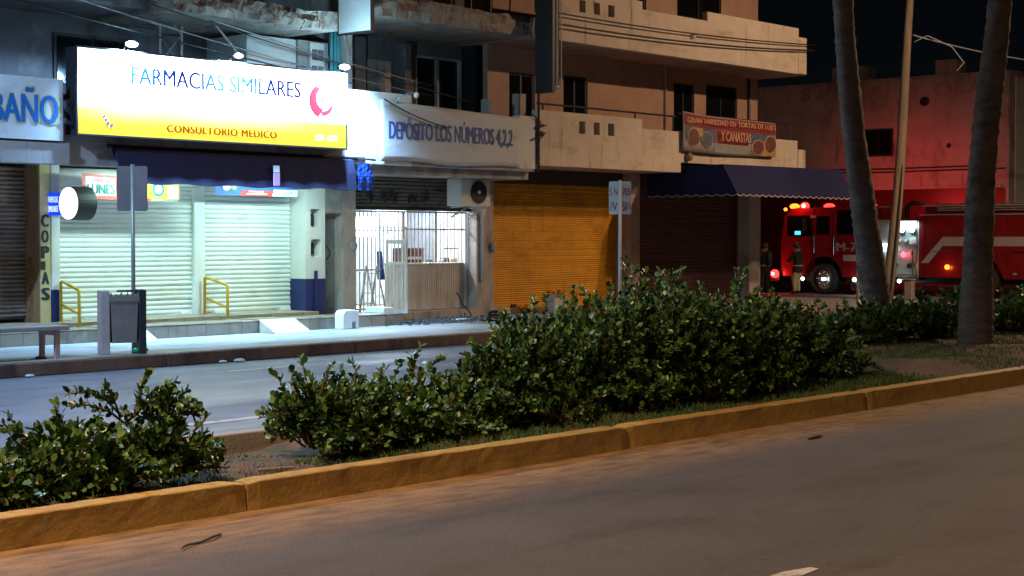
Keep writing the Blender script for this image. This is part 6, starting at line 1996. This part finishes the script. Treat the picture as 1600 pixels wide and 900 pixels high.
def palm(base, pts, rad, label, seed):
    t = thing('palm_tree', base, label, 'palm')
    P3, R3 = [], []
    n = 150
    for i in range(n + 1):
        u = i / n * (len(pts) - 1)
        k = min(int(u), len(pts) - 2)
        f = u - k
        a, b = Vector(pts[k]), Vector(pts[k + 1])
        p0 = Vector(pts[max(k - 1, 0)]); p3 = Vector(pts[min(k + 2, len(pts) - 1)])
        p = 0.5 * ((2 * a) + (-p0 + b) * f + (2 * p0 - 5 * a + 4 * b - p3) * f * f + (-p0 + 3 * a - 3 * b + p3) * f ** 3)
        P3.append(p)
        rr = rad[k] * (1 - f) + rad[k + 1] * f
        R3.append(rr * (1 + 0.075 * max(0, math.sin(i * 1.9 + 1.5 * math.sin(i * 0.37 + seed))) - 0.015 + 0.02 * math.sin(i * 0.23 + seed)))
    rg = random.Random(seed)
    tk = MB().tube(P3, R3, 24)
    tk.v = [tuple(Vector(p) + Vector((rg.gauss(0, .004), rg.gauss(0, .004), rg.gauss(0, .006)))) for p in tk.v]
    trunk = tk.build('trunk', 'palm_bark', t, smooth=True)
    for k in range(26):
        a = 2 * math.pi * k / 26 + rg.uniform(-.1, .1)
        d = Vector((math.cos(a), math.sin(a), 0))
        p = Vector(P3[2])
        MB().tube([p + d * rad[0] * .9 + Vector((0, 0, rg.uniform(0, .1))), p + d * rad[0] * 1.12 + Vector((0, 0, -.03)), p + d * rad[0] * rg.uniform(1.2, 1.5) + Vector((0, 0, -.12))], [.022, .02, .012], 5).build('root', 'palm_bark', trunk, base=None)
    top = P3[-1]
    q = MB(); rc = MB()
    for k in range(22):
        a = 2 * math.pi * k / 22 + rg.uniform(-.15, .15)
        el = rg.uniform(0.15, 1.1)
        L = rg.uniform(2.0, 2.6)
        d = Vector((math.cos(a), math.sin(a), 0))
        sp = [top + d * (L * u * math.cos(el * (1 - .5 * u))) + Vector((0, 0, L * (math.sin(el) * u - 0.62 * u * u))) for u in np.linspace(0, 1, 12)]
        rc.tube(sp, [0.03 - 0.002 * j for j in range(12)], 5)
        for j in range(1, 46):
            u = j / 46 * 11
            b = int(u); p = sp[b].lerp(sp[min(b + 1, 11)], u - b)
            tg = (sp[min(b + 1, 11)] - sp[b]).normalized() if b < 11 else (sp[11] - sp[10]).normalized()
            sd_ = tg.cross(Vector((0, 0, 1))).normalized()
            ll = 0.55 * math.sin(math.pi * (0.15 + 0.8 * j / 46))
            for s_ in (1, -1):
                e = p + (sd_ * s_ * .8 + tg * .5 + Vector((0, 0, -.35))) * ll
                w = tg * 0.018
                q.add([p - w, p + w, e], [(0, 1, 2)])
    cr = q.build('crown', 'leaf_dark', t)
    cr['kind'] = 'stuff'
    rc.build('frond_stem', 'twig', t)
    return t
def along(X0, Y0, prof):
    """trunk centre line: (sideways offset along the image plane, height)"""
    return [(X0 + RT.x * o, Y0 + RT.y * o, z) for o, z in prof]
palm((18.93, 10.28, 0.2), along(18.93, 10.28, [(0, .1), (-.02, .6), (-.11, 1.35), (-.23, 2.2), (-.35, 3.1), (-.44, 4.0), (-.50, 5.0), (-.53, 6.4), (-.52, 7.8)]),
     [.23, .195, .18, .155, .145, .132, .125, .118, .11], 'slender leaning palm left of the wooden pole', 1)
palm((19.0, 8.95, 0.2), along(19.0, 8.95, [(0, .1), (0, .5), (.02, 1.2), (.05, 2.2), (.13, 3.2), (.24, 4.2), (.31, 5.2), (.36, 6.6), (.38, 8.0)]),
     [.25, .215, .188, .172, .165, .150, .138, .125, .12], 'thick upright palm in front of the fire engine rear', 2)

# tree beyond the right building
def far_tree(base, lumps, n, label, seed):
    t = thing('tree', base, label, 'tree', 'trees behind the buildings')
    r = np.random.default_rng(seed)
    V, F = [], []
    for k in range(n):
        l = lumps[r.integers(len(lumps))]
        d = r.normal(size=3); d /= np.linalg.norm(d)
        p = np.array(l[:3]) + np.array(l[3:]) * d * r.uniform(.3, 1.05)
        a = r.normal(size=3); a /= np.linalg.norm(a)
        b = np.cross(a, r.normal(size=3)); b /= np.linalg.norm(b)
        s_ = r.uniform(.06, .13)
        i = len(V)
        V += [p, p + (a + b * .5) * s_, p + a * 2 * s_, p + (a - b * .5) * s_]
        F.append((i, i + 1, i + 2, i + 3))
    V = (np.array(V) - np.array(base)) * S
    c = place('crown', np_mesh('crown', V, np.array(F)), 'leaf_dark', t, base)
    c['kind'] = 'stuff'
    l = lumps[0]
    q = MB().tube([base, (base[0], base[1] + .05, base[2] + 1.5), (l[0], l[1], l[2])], [.16, .12, .05], 8)
    for l2 in lumps[1:]:
        q.tube([(base[0], base[1] + .05, base[2] + 1.6), (l2[0], l2[1], l2[2])], [.08, .03], 6)
    q.build('trunk', 'palm_bark', t, smooth=True)
far_tree((35.0, 27.2, 0.0), [(35.0, 27.2, 4.6, .9, .9, 1.0), (35.8, 27.0, 4.2, .8, .8, .8), (34.6, 27.8, 5.4, .7, .7, .8), (35.4, 27.4, 3.4, .7, .7, .6)], 2600, 'dark tree beyond the right end of the cream building', 3)
